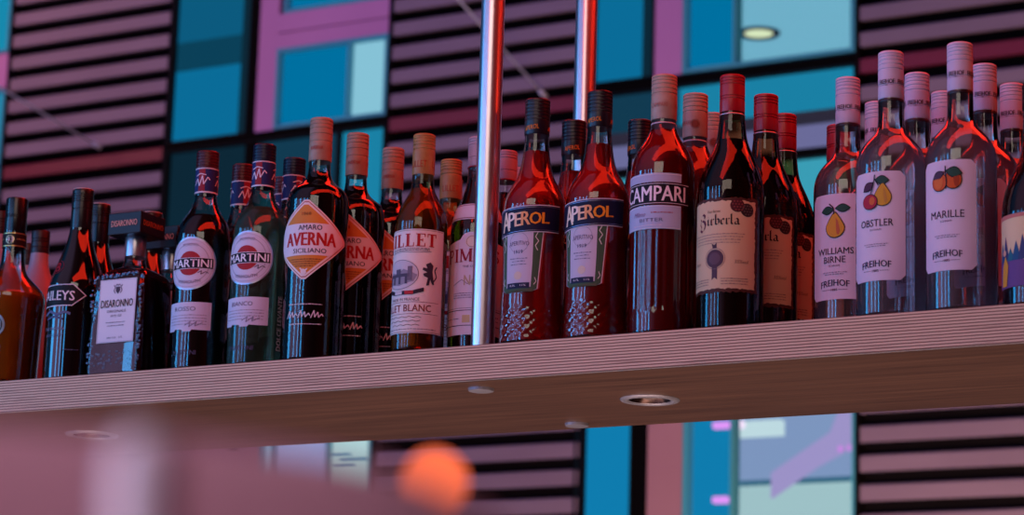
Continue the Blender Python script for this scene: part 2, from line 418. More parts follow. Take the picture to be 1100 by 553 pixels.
# --- 6. amaro with the diamond label
rt, R = bottle('amaro_bottle', [(.0375, 0), (.0402, .003), (.0404, .012), (.0404, .205), (.0402, .219), (.036, .231), (.0235, .240), (.0162, .249), (.0142, .260), (.0138, .276)],
               liquid('amaro', '#190205', .6), .256, CLEAR)
screw_cap(rt, .2715, .3297, .0150, noisy('tan_cap', '#ac9078', '#9c806a', (60, 60, 60), .45), (.45, .62, .75, .84, .92))
a = Art()
for q in (-.03, .0, .03): a.text('AVERNA', q, .288, .005, '#a03024', w=.018, bold=.02, layer=0, part='cap_print')
a.build(rt, lambda v: .0151)
def dia(k, cz=.1665, lo=None):
    w, h = .0625*k, .0555*k
    p = []
    for (x0, y0), (x1, y1) in (((0, -h), (w, 0)), ((w, 0), (0, h)), ((0, h), (-w, 0)), ((-w, 0), (0, -h))):
        for t in (.05, .3, .5, .7, .95): p.append((x0+(x1-x0)*t, cz+y0+(y1-y0)*t))
    return p
a = Art().poly(dia(1), '#e2d3d2').poly(dia(.955), '#a5553a', 1).poly(dia(.93), '#e6d6d4', 2).poly(dia(.87), '#d08434', 3)
w0 = .0545
a.poly([(-w0, .1665), (-w0*.62, .1455), (w0*.62, .1455), (w0, .1665), (w0*.62, .1875), (-w0*.62, .1875)], '#ddd3dc', 4)
a.text('AMARO', .006, .1822, .0068, '#2b2434', w=.031, bold=.02, layer=5).text('AVERNA', .006, .1668, .0175, '#b01b1e', w=.069, bold=.08, layer=5)
a.text('SICILIANO', .006, .1514, .0062, '#2b2434', w=.044, bold=.02, layer=5).text('1868', .001, .2005, .004, '#6c3416', w=.012, layer=5)
for i, v in enumerate((.1395, .1365, .1335, .1305)): a.fine(-.024+i*.004, .024-i*.004, v, '#7c3f1c', layer=5)
a.poly([(-.003, .121), (.001, .1195), (.004, .122), (.003, .126), (-.001, .1275), (-.004, .1245)], '#e6d6d4', 5, 'front_label')
a.stroke([(-.005, .1285), (0, .1235), (.005, .1275)], .0018, '#e6d6d4', 5)
a.fine(-.02, .026, .0805, '#c9bcc6', .0014, 0, 'glass_print'); a.fine(-.018, .026, .0545, '#c9bcc6', .0014, 0, 'glass_print')
for x0 in (-.022, -.005, .012):
    a.stroke([(x0, .063), (x0+.004, .073), (x0+.005, .064), (x0+.009, .071), (x0+.010, .064), (x0+.014, .069), (x0+.016, .066)], .0013, '#d6c9d2', 0, part='glass_print')
a.build(rt, R)
place(rt, [(-1.8596, .05, 13, 'dark amaro bottle with big orange diamond label, front one'),
           (-1.8564, .1330, 16, 'amaro bottle with diamond label half hidden behind the front one'),
           (-1.852, .2156, 10, 'third amaro bottle, farthest back beside the gold wine aperitif')], 'bottle', 'amaro bottles with diamond labels')

# --- 7. golden wine aperitif
def serif(a, s, u0, v, h, w, gap, t, col, layer=2):
    """hand-cut serif capitals (L I E T P M S)"""
    u = u0; sf = t*.28
    def V(x, th=t, y0=0, y1=1): a.rect(x, x+th, v+h*y0, v+h*y1, col, layer, 'lettering')
    def Hh(x0, x1, y, th=None): th = th or sf; a.rect(x0, x1, y, y+th, col, layer, 'lettering')
    for c in s:
        ww = w*{'I': .55, 'M': 1.35, "'": .35}.get(c, 1)
        if c == "'": V(u+ww*.2, t*.6, .72, 1)
        elif c == 'S':
            a.stroke([(u+ww*.85, v+h*.78), (u+ww*.6, v+h*.95), (u+ww*.2, v+h*.86), (u+ww*.2, v+h*.62), (u+ww*.8, v+h*.38), (u+ww*.8, v+h*.14), (u+ww*.4, v+h*.05), (u+ww*.1, v+h*.22)], t*.75, col, layer)
        elif c == 'M':
            V(u+ww*.06, t*.55); V(u+ww*.94-t, t)
            a.stroke([(u+ww*.12, v+h), (u+ww*.5, v+h*.08)], t, col, layer, nib=0); a.stroke([(u+ww*.5, v+h*.08), (u+ww*.94-t*.5, v+h)], t*.5, col, layer, nib=0)
            for x in (u+ww*.06, u+ww*.94-t*.6): Hh(x-t*.4, x+t*1.1, v); Hh(x-t*.4, x+t*1.0, v+h-sf)
        else:
            x = u+(ww-t)/2 if c in 'IT' else u+ww*.14
            V(x); Hh(x-t*.45, x+t*1.45, v); Hh(x-t*.45, x+t*1.45, v+h-sf)
            if c == 'L': Hh(x, u+ww*.96, v); V(u+ww*.96-sf, sf, 0, .3)
            if c == 'E':
                Hh(x, u+ww*.95, v); Hh(x, u+ww*.95, v+h-sf); Hh(x, u+ww*.72, v+h*.48); V(u+ww*.95-sf, sf, 0, .27); V(u+ww*.95-sf, sf, .75, 1); V(u+ww*.72-sf, sf, .38, .62)
            if c == 'T': Hh(u+ww*.02, u+ww*.98, v+h-sf*1.3, sf*1.3); V(u+ww*.02, sf, .72, 1); V(u+ww*.98-sf, sf, .72, 1)
            if c == 'P':
                a.stroke([(x+t, v+h-sf*.6), (u+ww*.78, v+h*.95), (u+ww*.9, v+h*.74), (u+ww*.76, v+h*.5), (x+t, v+h*.47)], t*.55, col, layer)
        u += ww+gap
rt, R = bottle('wine_aperitif_bottle', [(.0305, 0), (.0330, .003), (.0333, .012), (.0333, .158), (.0326, .172), (.0275, .189), (.0190, .203), (.0146, .214), (.0138, .225), (.0136, .235)],
               liquid('golden_wine', '#d8801c', .8), .212, thin_glass('amber_glass', '#f0d9a0', 1.5, 1.15))
screw_cap(rt, .2305, .2835, .0143, noisy('gold_cap', '#b08048', '#9a6c3c', (60, 60, 60), .4), (.62, .72, .80, .87, .93))
a = Art()
for q in (-.03, 0., .03): a.text('LILLET', q, .2435, .0085, '#a03a20', w=.022, bold=.01, layer=0, part='cap_print')
a.build(rt, lambda v: .0144)
a = Art().rect(-.05, .05, .029, .161, '#ded2d0').frame(-.049, .049, .0302, .1598, .0006, '#8d7a58', 1)
serif(a, 'LILLET', -.0405, .1385, .0165, .0122, .0018, .0036, '#a3141c')
for v in (.1355, .1335): a.fine(-.026, .028, v, '#7a6c70')
a.stroke([(-.03, .1315), (-.01, .1325), (.01, .1312), (.03, .1325)], .0008, '#94868a')
# engraved view: oval, hill line, arched bridge, tower
cx, cz = -.011, .1035
a.poly(ell(cx, cz, .0255, .0185), '#c3bac4', 1, 'emblem').ring(cx, cz, .0255, .0262, '#554c60', 2, 'emblem', sv=.72)
a.poly([(cx-.0245, cz-.004), (cx-.015, cz+.004), (cx-.004, cz+.001), (cx+.006, cz+.007), (cx+.016, cz+.003), (cx+.0245, cz-.001), (cx+.02, cz-.009), (cx, cz-.014), (cx-.018, cz-.011)], '#8d8494', 2, 'emblem')
a.rect(cx-.021, cx+.014, cz-.003, cz+.001, '#4a4256', 3, 'emblem')
for i in range(4): a.rect(cx-.021+i*.0098, cx-.0175+i*.0098, cz-.012, cz-.003, '#4a4256', 3, 'emblem')
a.rect(cx+.012, cx+.018, cz-.008, cz+.010, '#6b6274', 3, 'emblem').rect(cx-.006, cx+.002, cz+.001, cz+.007, '#574e62', 3, 'emblem')
# rampant lion
lx, lz = .0275, .103
a.poly([(lx-.003, lz-.014), (lx+.001, lz-.013), (lx+.002, lz-.006), (lx+.005, lz-.012), (lx+.008, lz-.012), (lx+.006, lz-.003), (lx+.005, lz+.004), (lx+.006, lz+.012), (lx+.002, lz+.016), (lx-.004, lz+.013), (lx-.002, lz+.008), (lx-.007, lz+.009), (lx-.008, lz+.006), (lx-.002, lz+.003), (lx-.007, lz+.001), (lx-.006, lz-.002), (lx-.001, lz-.004)], '#3a3040', 2, 'emblem')
a.stroke([(lx+.007, lz-.008), (lx+.011, lz-.002), (lx+.008, lz+.006), (lx+.011, lz+.011)], .0016, '#3a3040', 2, part='emblem')
a.poly([(-.040, .088), (-.018, .0825), (.008, .0825), (.022, .0865), (.022, .0815), (.008, .0775), (-.018, .0775), (-.040, .083)], '#2b2230', 3)
a.rect(-.018, -.006, .0780, .0822, '#c9bfc6', 4).rect(-.002, .009, .0780, .0822, '#b01c26', 4)
a.text('MADE IN FRANCE', -.004, .0715, .0036, '#4d4450', w=.042)
a.rect(-.043, .043, .0678, .0683, '#7a3a34', 1).text('LILLET BLANC', -.003, .0605, .0088, '#7c2a2c', w=.070, bold=.01).rect(-.043, .043, .0530, .0535, '#7a3a34', 1)
for k, v in enumerate((.0485, .0435, .0385)): a.stroke([(-.03+k*.004+i*.005, v+(.0014 if i % 2 else 0)) for i in range(11-k)], .0008, '#86726c')
a.fine(-.04, .04, .0335, '#8d8084')
a.build(rt, R)
place(rt, [(-1.6930, .037, 4, 'golden aperitif bottle with cream label and rampant lion, left of the pole'),
           (-1.726, .160, 30, 'gold-capped bottle close behind the lion-label bottle'),
           (-1.775, .245, -25, 'gold-capped bottle nearly hidden at the back between the amaro and lion labels')], 'bottle', 'gold-capped aperitif bottles', 1.0)

# --- 8. gin-based cup with arched white label
rt, R = bottle('fruit_cup_bottle', [(.0318, 0), (.0338, .003), (.0341, .012), (.0341, .160), (.0336, .174), (.0295, .195), (.0215, .214), (.0160, .232), (.0142, .247), (.014, .262)],
               liquid('fruit_cup_drink', '#4a0a10', .85), .24)
screw_cap(rt, .2585, .2987, .0150, mat('mauve_cap', '#b79aa4', .45), (.3, .72, .82, .9))
band(rt, 'cap_ring', .2565, .2587, .0149, mat('red_ring', '#8f1c26', .4))
a = Art(); a.ref = .2; a.rect(-.05, .05, .187, .209, '#d6cad8', 0, 'shoulder_label').rect(-.05, .05, .1885, .1895, '#7b3340', 1, 'shoulder_label').rect(-.05, .05, .2068, .2078, '#7b3340', 1, 'shoulder_label'); a.build(rt, R)
arch = [(-.052, .034), (.052, .034), (.052, .156), (.03, .158), (.016, .161)]+ell(0, .161, .015, .0095, 12, 0, PI)+[(-.016, .161), (-.03, .158), (-.052, .156)]
a = Art().poly(arch, '#d8ccda').poly(ell(0, .1575, .0085), '#e4d4c4', 1).ring(0, .1575, .0068, .0074, '#9b6d70', 2)
serif(a, "PIMM'S", -.0385, .1305, .0175, .0125, .0016, .0032, '#8f1a30')
a.text('THE ORIGINAL', .004, .1245, .003, '#6b5c70', w=.03).text('No. 1', .004, .1060, .0135, '#b9a58c', w=.026, bold=.03)
a.stroke([(-.025, .100), (-.012, .107), (-.004, .101), (.012, .105), (.026, .102)], .0008, '#7d7084')
for v in (.0885, .0855, .0825): a.fine(-.024, .03, v, '#8d8096')
a.rect(-.052, .052, .0660, .0668, '#2c2032', 1).rect(-.052, .052, .0690, .0694, '#2c2032', 1).rect(-.052, .052, .0460, .0468, '#2c2032', 1)
a.rect(-.010, .0, .0500, .0600, '#c6b084', 1); a.fine(.006, .04, .058, '#6d6276'); a.fine(.006, .04, .053, '#6d6276'); a.fine(-.04, -.014, .055, '#6d6276')
a.build(rt, R)
place(rt, [(-1.642, .090, 20, 'dark bottle with arched white label directly behind the front chrome pole'),
           (-1.6445, .162, 30, 'mauve-capped bottle just right of the front chrome pole'),
           (-1.674, .246, -20, 'mauve-capped bottle farthest back, between the two chrome poles')], 'bottle', 'mauve-capped fruit cup bottles', .962)

# --- 9. orange aperitif with navy band, dimpled glass foot
def dimple(r, z, t):
    k = min(1, max(0, (z-.005)/.006))*min(1, max(0, (.052-z)/.01))
    return r-.0009*k*(.5+.5*math.cos(18*t)*math.cos(z*520))
rt, R = bottle('orange_aperitif_bottle', [(.0365, 0), (.0396, .003), (.0399, .010), (.0399, .014), (.0397, .018), (.0396, .022), (.0394, .026), (.0393, .030), (.0391, .034), (.0390, .038), (.0389, .042), (.0388, .046), (.0387, .052), (.0375, .09), (.0378, .135), (.0390, .168), (.0390, .180), (.0365, .192), (.0300, .205), (.0235, .2155), (.0190, .230), (.0165, .248), (.0150, .262), (.0146, .276)],
               liquid('orange_red_aperitif', '#f01a1c', .6), .250, CLEAR, dimple, 110)
screw_cap(rt, .2715, .3180, .0157, mat('navy_cap', '#0e0d1c', .35, spec=.6), (.42, .52, .62, .72, .82, .91))
a = Art()
for q in (-.033, 0, .033): a.text('APEROL', q, .2800, .006, '#d88a2c', w=.020, bold=.02, layer=0, slope=.12, part='cap_print')
a.build(rt, lambda v: .0158)
sl = .05
def slant(u0, u1, v0, v1, n=12): 
    us = [u0+(u1-u0)*i/n for i in range(n+1)]
    return [(u, v0+sl*u) for u in us]+[(u, v1+sl*u) for u in reversed(us)]
a = Art()
# lower label
def lowlab(g, l): return [(-.030-g, .150), (-.0265-g, .110), (-.0235-g, .076), (-.018, .072), (.018, .072), (.0235+g, .076), (.0265+g, .110), (.030+g, .150)]
a.poly(lowlab(.0045, 0), '#8b1c20').poly(lowlab(.0022, 0), '#d2ccd6', 1).poly(lowlab(.0008, 0), '#3f5a44', 2)
a.poly([(-.019, .150), (-.0185, .110), (-.017, .078), (.017, .078), (.0185, .110), (.019, .150)], '#bdb9cc', 3)
for s in (-1, 1):
    a.stroke([(s*.0245, .147), (s*.0215, .141), (s*.0255, .136), (s*.0215, .130), (s*.0245, .124)], .0011, '#c9cfc6', 3); a.stroke([(s*.0215, .09), (s*.0235, .085), (s*.0205, .081)], .001, '#c9cfc6', 3)
a.ring(0, .134, .0125, .0130, '#8d88a2', 4).text('APERITIVO', 0, .1335, .0055, '#4b4866', w=.028, arc=6, layer=4).text('1919', 0, .1225, .0045, '#4b4866', w=.012, bold=.02, layer=4)
a.fine(-.012, .012, .1135, '#77748c', layer=4); a.fine(-.009, .009, .110, '#77748c', layer=4); a.fine(-.011, .011, .106, '#77748c', layer=4)
a.poly(ell(0, .0925, .0052), '#cdbfae', 4).rect(-.0155, .0155, .0765, .0835, '#1d2140', 4).text('0,7L    11%', 0, .080, .0026, '#d8d2dc', w=.022, layer=5)
# navy band over it
a.poly(slant(-.053, .053, .1455, .1800), '#c6bccb', 5).poly(slant(-.053, .053, .1468, .1787), '#0f1434', 6).poly(slant(-.053, .053, .1480, .1486), '*8a84a0', 7).poly(slant(-.053, .053, .1769, .1775), '*8a84a0', 7)
lt = [('A', -.0200, .0245, .0140, '#e8d4bc'), ('P', -.0100, .0190, .0098, '#e8d8cc'), ('E', -.0008, .0172, .0083, '#e2c4a6'), ('R', .0090, .0172, .0106, '#dfa873'), ('O', .0208, .0150, .0135, '#e0932a'), ('L', .0332, .0140, .0084, '#e0932a')]
for ch, u, h, w, c in lt: a.text(ch, u, .1548+h/2+.10*u-(.003 if ch == 'A' else 0), h, c, w=w, bold=.05, layer=8, slope=.08)
a.ref = .165
a.build(rt, R)
place(rt, [(-1.5372, .05, 0, 'red aperitif bottle with navy band, the one nearest the front chrome pole'),
           (-1.4496, .05, 0, 'red aperitif bottle with navy band, beside the fluted bitter bottle'),
           (-1.5418, .1554, 20, 'navy-capped red bottle behind and between the two navy-band bottles'),
           (-1.4629, .1868, -30, 'navy-capped red bottle tucked behind the fluted bitter bottle')], 'bottle', 'red aperitif bottles with navy caps')

# --- 10. fluted red bitter
def flute(r, z, t):
    k = min(1, max(0, (z-.026)/.008))*min(1, max(0, (.141-z)/.008))
    return r-.0011*k*(.5+.5*math.cos(26*t))
rt, R = bottle('red_bitter_bottle', [(.036, 0), (.0382, .002), (.0387, .008), (.0387, .02), (.0387, .045), (.0387, .07), (.0387, .1), (.0387, .125), (.0387, .15), (.0387, .198), (.0378, .214), (.0330, .229), (.0240, .243), (.0178, .254), (.0150, .264), (.0146, .276)],
               liquid('red_bitter', '#cc1018', .62), .258, CLEAR, flute, 130)
screw_cap(rt, .2715, .3280, .0157, noisy('beige_cap', '#b49c8a', '#a48c7a', (60, 60, 60), .45), (.58, .68, .78, .86, .93))
band(rt, 'cap_ring', .2655, .2672, .0152, mat('pale_ring', '#c9b0b8', .4))
a = Art()
for q in (0, .033): a.text('CAMPARI', q, .289, .0055, '#9d5a50', w=.022, layer=0, part='cap_print')
a.poly(ell(-.0495, .287, .0048), '#7c4636', 0, 'cap_print').ring(-.0495, .287, .0054, .006, '#7c4636', 0, 'cap_print')
a.build(rt, lambda v: .0158)
a = Art(); a.dv = -.006; a.rect(-.041, .041, .1995, .2105, '#a9b0cc').rect(-.041, .041, .2085, .2092, '#e2d9e0', 1)
a.rect(-.0525, .0525, .1715, .1988, '#120c18').rect(-.0525, .0525, .1968, .1975, '#d4c6d2', 1).rect(-.0525, .0525, .1728, .1735, '#d4c6d2', 1)
a.text('CAMPARI', .0045, .1852, .0190, '#e6dbe4', w=.084, bold=.035)
a.rect(-.041, .041, .1415, .1705, '#a9b4d2').rect(-.041, .041, .1425, .1430, '#e2d9e0', 1).rect(-.041, .041, .1690, .1695, '#e2d9e0', 1)
a.text('Milano', -.012, .1600, .0058, '#8a6f92', w=.018, shear=.4).fine(.004, .03, .161, '#a04452').text('BITTER', .004, .1525, .0042, '#5d6484', w=.03).fine(-.02, .018, .1455, '#cfc6d6')
a.build(rt, R)
place(rt, [(-1.3619, .05, 180*0, 'fluted red bitter bottle with black and white wordmark band'),
           (-1.362, .138, 205, 'beige-capped red bottle just behind the fluted bitter, seal on its cap'),
           (-1.380, .227, 212, 'beige-capped red bottle farthest back behind the fluted bitter')], 'bottle', 'beige-capped bitter bottles')

# --- 11. pine liqueur with parchment label
rt, R = bottle('pine_liqueur_bottle', [(.0372, 0), (.0393, .003), (.0396, .012), (.0396, .165), (.0392, .179), (.0350, .196), (.0285, .212), (.0220, .226), (.0180, .238), (.0160, .256), (.0150, .268), (.0146, .274)],
               liquid('pine_liqueur', '#3f0a08', .72), .236, thin_glass('brown_tint_glass', '#d8a678', 1.5, 1.2))
screw_cap(rt, .2705, .3172, .0151, mat('red_cap', '#9c0c1c', .35, spec=.6), (.35, .42, .74, .82, .9))
band(rt, 'cap_ring', .2668, .2684, .0153, mat('steel_ring', '#c9c0c4', .3, .8))
rnd = random.Random(5)
def torn(e, n=40):
    p = []
    for i in range(n): p.append((-.052+e+(.104-2*e)*i/(n-1), .058+e*.9+rnd.uniform(-.0011, .0011)))
    for i in range(1, n): p.append((.052-e+rnd.uniform(-.0012, .0012), .058+e*.9+(.114-1.8*e)*i/(n-1)))
    for i in range(1, n): p.append((.052-e-(.104-2*e)*i/(n-1), .172-e*.9+rnd.uniform(-.0011, .0011)))
    for i in range(1, n-1): p.append((-.052+e+rnd.uniform(-.0012, .0012), .172-e*.9-(.114-1.8*e)*i/(n-1)))
    return p
a = Art(); a.dv = -.007; a.poly(torn(0), '#4a241c').poly(torn(.0042), '#cdb28c', 1)
nb = math.radians(35)
def BL(a, base, u, s, w, col, pts): a.stroke([(u+x*s, base+y*s) for x, y in pts], w, col, 3, nib=nb)
# drop capital Z, then i r b e r l a in broad-nib strokes (unit = x-height)
x = .0072; bs = .1395; c1 = '#5a2038'; c2 = '#241a20'
BL(a, bs, -.0225, x, .0030, c1, [(0, 1.75), (.35, 2.05), (.8, 1.75), (.75, 1.35), (.25, 1.0), (.75, .7), (.95, .2), (.7, -.5), (.2, -.95), (-.25, -.6)])
BL(a, bs, -.0225, x, .0014, c1, [(-.3, 1.3), (0, 1.0), (-.35, .4), (0, -.1), (-.4, -.7)])
gl = [('i', -.0125), ('r', -.0080), ('b', -.0020), ('e', .0048), ('r', .0108), ('l', .0165), ('a', .0208)]
for ch, u in gl:
    if ch == 'i': BL(a, bs, u, x, .0021, c2, [(0, .85), (.15, 1), (.15, .1), (.35, 0)]); BL(a, bs, u, x, .0018, c2, [(.12, 1.3), (.22, 1.42)])
    if ch == 'r': BL(a, bs, u, x, .0021, c2, [(0, .9), (.15, 1), (.15, .1), (.35, 0)]); BL(a, bs, u, x, .0018, c2, [(.3, .85), (.5, 1.0), (.62, .85)])
    if ch == 'b': BL(a, bs, u, x, .0021, c2, [(0, 1.6), (.12, 1.75), (.12, .15), (.4, 0), (.7, .25), (.68, .8), (.45, 1), (.2, .8)])
    if ch == 'e': BL(a, bs, u, x, .0021, c2, [(.15, .45), (.6, .75), (.4, 1), (.1, .75), (.1, .2), (.35, 0), (.62, .2)])
    if ch == 'l': BL(a, bs, u, x, .0021, c2, [(0, 1.6), (.14, 1.75), (.14, .15), (.36, 0)])
    if ch == 'a': BL(a, bs, u, x, .0021, c2, [(.1, .85), (.4, 1), (.62, .8), (.62, .12), (.85, 0)]); BL(a, bs, u, x, .0018, c2, [(.6, .55), (.15, .4), (.1, .1), (.4, 0), (.6, .2)])
a.text('Von feinen', -.004, .1560, .0036, '#54402f', w=.017, shear=.2)
for v in (.1275, .1240, .1205, .1170): a.fine(-.036, .034-(.128-v)*.6, v, '#9a7f72')
a.text('Likoer', -.030, .0945, .0042, '#6c5148', w=.014, shear=.2).text('35%vol', .030, .0945, .0042, '#6c5148', w=.017, shear=.2)
a.poly(ell(-.002, .0985, .0110), '#4d3442', 2).ring(-.002, .0985, .0122, .0128, '#7b5f62', 2).poly(ell(-.002, .0985, .0072), '#5e4450', 3)
a.poly([(-.0045, .111), (-.006, .117), (-.0025, .115), (.0005, .1175), (.0005, .111)], '#43303c', 2).poly([(-.0055, .089), (.0015, .089), (.0015, .073), (-.002, .076), (-.0055, .073)], '#4d3844', 2)
for v in (.0735, .0705, .0672): a.fine(-.040, -.010, v, '#8d7264'); a.fine(.006, .038, v, '#8d7264')
for cx, cz, cc, cd in ((.0245, .1625, '#4a1c22', '#7a3a3c'), (.0365, .1575, '#2e2424', '#5c4c48')):       # two pine cones
    a.poly(ell(cx, cz, .0085, .0082, 24), cc, 2, 'emblem')
    for r_ in range(4):
        for k in range(4):
            ux, vz = cx-.0055+k*.0036+(.0018 if r_ % 2 else 0), cz-.0052+r_*.0034
            if math.hypot(ux-cx, vz-cz) < .0075: a.poly([(ux-.0014, vz), (ux, vz-.0013), (ux+.0014, vz), (ux, vz+.0012)], cd, 3, 'emblem')
a.build(rt, R)
place(rt, [(-1.2712, .05, 0, 'dark pine liqueur bottle with red cap and full parchment label in front'),
           (-1.2684, .1424, 8, 'red-capped bottle whose parchment label is half hidden by the front one'),
           (-1.2825, .232, 15, 'third red-capped bottle back, its shoulder against the blue window'),
           (-1.240, .305, -20, 'red-capped bottle glimpsed behind the pear brandy neck')], 'bottle', 'red-capped pine liqueur bottles')

# --- 12. fruit schnapps (three fruits)
def leaf(a, u, v, l, w, rot, col, ly=3):
    p = []
    for t in range(11): q = t/10; p.append((q*l, w*math.sin(PI*q)*.5))
    for t in range(9, 0, -1): q = t/10; p.append((q*l, -w*math.sin(PI*q)*.5))
    c, s = math.cos(rot), math.sin(rot)
    big = [(u+(x_-l/2)*1.14*c+l/2*c-y_*1.25*s, v+(x_-l/2)*1.14*s+l/2*s+y_*1.25*c) for x_, y_ in p]
    a.poly(big, '#17121c', ly, 'emblem').poly([(u+x_*c-y_*s, v+x_*s+y_*c) for x_, y_ in p], col, ly+1, 'emblem')
def pear(a, u, v, s, c1, c2, ly=3):
    def sh(k): return [(u+k*s*r*math.sin(t), v+k*s*h) for t, r, h in
        [(2*PI*i/40, (.62+.38*(0.5-0.5*math.cos(2*PI*i/40)))*.78 if False else (.74 if math.cos(2*PI*i/40) < .1 else .74-.42*(math.cos(2*PI*i/40)-.1)/.9), -.78*-math.cos(2*PI*i/40) if math.cos(2*PI*i/40) < 0 else 1.22*math.cos(2*PI*i/40)) for i in range(40)]]
    a.poly(sh(1.09), '#17121c', ly, 'emblem').poly(sh(1.), c1, ly+1, 'emblem')
    a.poly([(u+s*x_, v+s*y_) for x_, y_ in ((.08, .8), (.25, .55), (.36, .1), (.42, -.3), (.3, -.6), (.15, -.5), (.1, 0))], c2, ly+2, 'emblem')
def make_schnapps(kind, fruit):
    k = .966 if fruit == 'pear' else 1
    prof = [(.0375, 0), (.0402, .003), (.0406, .012), (.0406, .176), (.0402, .188), (.0365, .201), (.0290, .212), (.0200, .2215), (.0158, .229), (.0148, .240), (.0146, .268)]
    rt, R = bottle(kind, prof, hazy('clear_spirit', '#f6f2f4', 1.33, 1.5, '#d8c4cc', .16), .226)
    screw_cap(rt, .2635, .3213, .0148, mat('pale_lilac_cap', '#c6bed4', .5), (.30, .62, .72, .8, .87, .93))
    band(rt, 'neck_ring', .2595, .2636, .0144, mat('dark_ring', '#2a1a20', .4))
    a = Art()
    for q in (-.0235, 0, .0235, .0465):
        a.text('FREIHOF', q, .2835, .0054, '#2a2030', w=.0195, bold=.05, layer=0, part='cap_print').rect(q-.009, q-.003, .2790, .2793, '#3a2f40', 0, 'cap_print').rect(q+.003, q+.009, .2790, .2793, '#3a2f40', 0, 'cap_print').text('1885', q, .2792, .0018, '#3a2f40', w=.0045, layer=0, part='cap_print')
    a.build(rt, lambda v: .01485)
    a = Art(); a.dv = 0 if fruit == 'apricot' else -.005; a.rect(-.0345, .0345, .054, .182, '#d4c6d8', 0, ch=.006)
    if fruit == 'pear':
        pear(a, .001, .1405, .0148, '#cf9a2c', '#b8643c')
        a.stroke([(.000, .157), (-.001, .165), (-.006, .170)], .0015, '#17121c', 5, part='emblem')
        leaf(a, -.001, .163, -.0155, .0085, .12, '#1d4634'); leaf(a, .002, .164, .0165, .0085, .02, '#1f5044')
        a.text('WILLIAMS', 0, .1125, .0078, '#3a2c40', w=.046, bold=.015).text('BIRNE', 0, .1020, .0078, '#3a2c40', w=.027, bold=.015).text('SCHNAPS', 0, .0945, .0022, '#5a4c60', w=.014)
        a.fine(-.015, .015, .0862, '#857a8d', .001); a.fine(-.012, .012, .0838, '#857a8d', .001)
    elif fruit == 'mixed':
        pear(a, .0085, .1515, .0130, '#c99a2e', '#b98a3c')
        a.poly(ell(-.0065, .1465, .0098, .0092), '#17121c', 6, 'emblem').poly(ell(-.0065, .1465, .0088, .0083), '#a31c36', 7, 'emblem').poly(ell(-.0035, .1472, .0035, .0048), '#c4622e', 8, 'emblem')
        a.stroke([(-.006, .155), (-.003, .163), (-.001, .1735)], .0012, '#17121c', 6, part='emblem'); a.stroke([(.004, .165), (-.001, .1735), (-.0005, .178)], .0012, '#17121c', 6, part='emblem')
        leaf(a, .000, .172, .0155, .0090, -.08, '#1f4a40'); leaf(a, -.003, .169, -.0155, .0085, .62, '#4a2440')
        a.text('OBSTLER', 0, .1215, .0085, '#3a2c40', w=.041, bold=.015).text('SCHNAPS', 0, .1135, .0022, '#5a4c60', w=.014)
        a.fine(-.015, .015, .0962, '#857a8d', .001); a.fine(-.012, .012, .0938, '#857a8d', .001)
    else:
        for u, v, s in ((-.0078, .157, 1.), (.0085, .1585, 1.)):
            a.poly(ell(u, v, .0100, .0112), '#17121c', 4, 'emblem').poly(ell(u, v, .0090, .0102), '#c4561f', 5, 'emblem')
        a.poly(ell(-.0085, .157, .0055, .0085), '#cf6c2c', 6, 'emblem').poly(ell(.0125, .1585, .0032, .0085), '#9c3c1c', 6, 'emblem')
        a.stroke([(.0005, .148), (.0015, .156), (.0005, .166)], .0012, '#17121c', 7, part='emblem'); a.stroke([(0, .166), (0, .175)], .0013, '#17121c', 7, part='emblem')
        leaf(a, .001, .169, .0175, .0105, -.22, '#1f4a3c', 6); leaf(a, -.002, .168, -.0150, .0080, .45, '#463048', 6)
        a.text('MARILLE', 0, .1190, .0085, '#3a2c40', w=.041, bold=.015).text('SCHNAPS', 0, .1110, .0022, '#5a4c60', w=.014)
        a.fine(-.015, .015, .0942, '#857a8d', .001); a.fine(-.012, .012, .0918, '#857a8d', .001)
    a.text('FREIHOF', 0, .0740, .0078, '#2a2846', w=.036, bold=.04, arc=6).rect(-.016, -.005, .0653, .0657, '#2a2846', 2, 'lettering').rect(.005, .016, .0653, .0657, '#2a2846', 2, 'lettering').text('1885', 0, .0655, .0027, '#2a2846', w=.008, bold=.03)
    a.build(rt, R, rot=-.08)
    return rt
place(make_schnapps('pear_brandy_bottle', 'pear'), [(-1.155, .128, 4, 'clear brandy bottle with a single yellow pear on its label'),
        (-1.162, .239, 30, 'lilac-capped bottle mostly hidden behind the necks of the pear and apple labels')], 'bottle', 'pear brandy bottles')
place(make_schnapps('mixed_fruit_brandy_bottle', 'mixed'), [(-1.0698, .05, 0, 'clear brandy bottle showing an apple and a pear on its label'),
        (-1.0729, .1429, 12, 'lilac-capped bottle between the apple-and-pear bottle and the apricot bottle'),
        (-1.072, .2293, -10, 'lilac cap peeping left of the apricot bottle neck, far back')], 'bottle', 'mixed fruit brandy bottles')
place(make_schnapps('apricot_brandy_bottle', 'apricot'), [(-.9859, .05, 0, 'clear brandy bottle with two orange apricots on its label, tallest in view'),
        (-.9888, .1407, 10, 'lilac-capped bottle directly behind the apricot bottle'),
        (-.9852, .2305, -8, 'lilac-capped bottle rising over the colourful label at the right edge')], 'bottle', 'apricot brandy bottles')

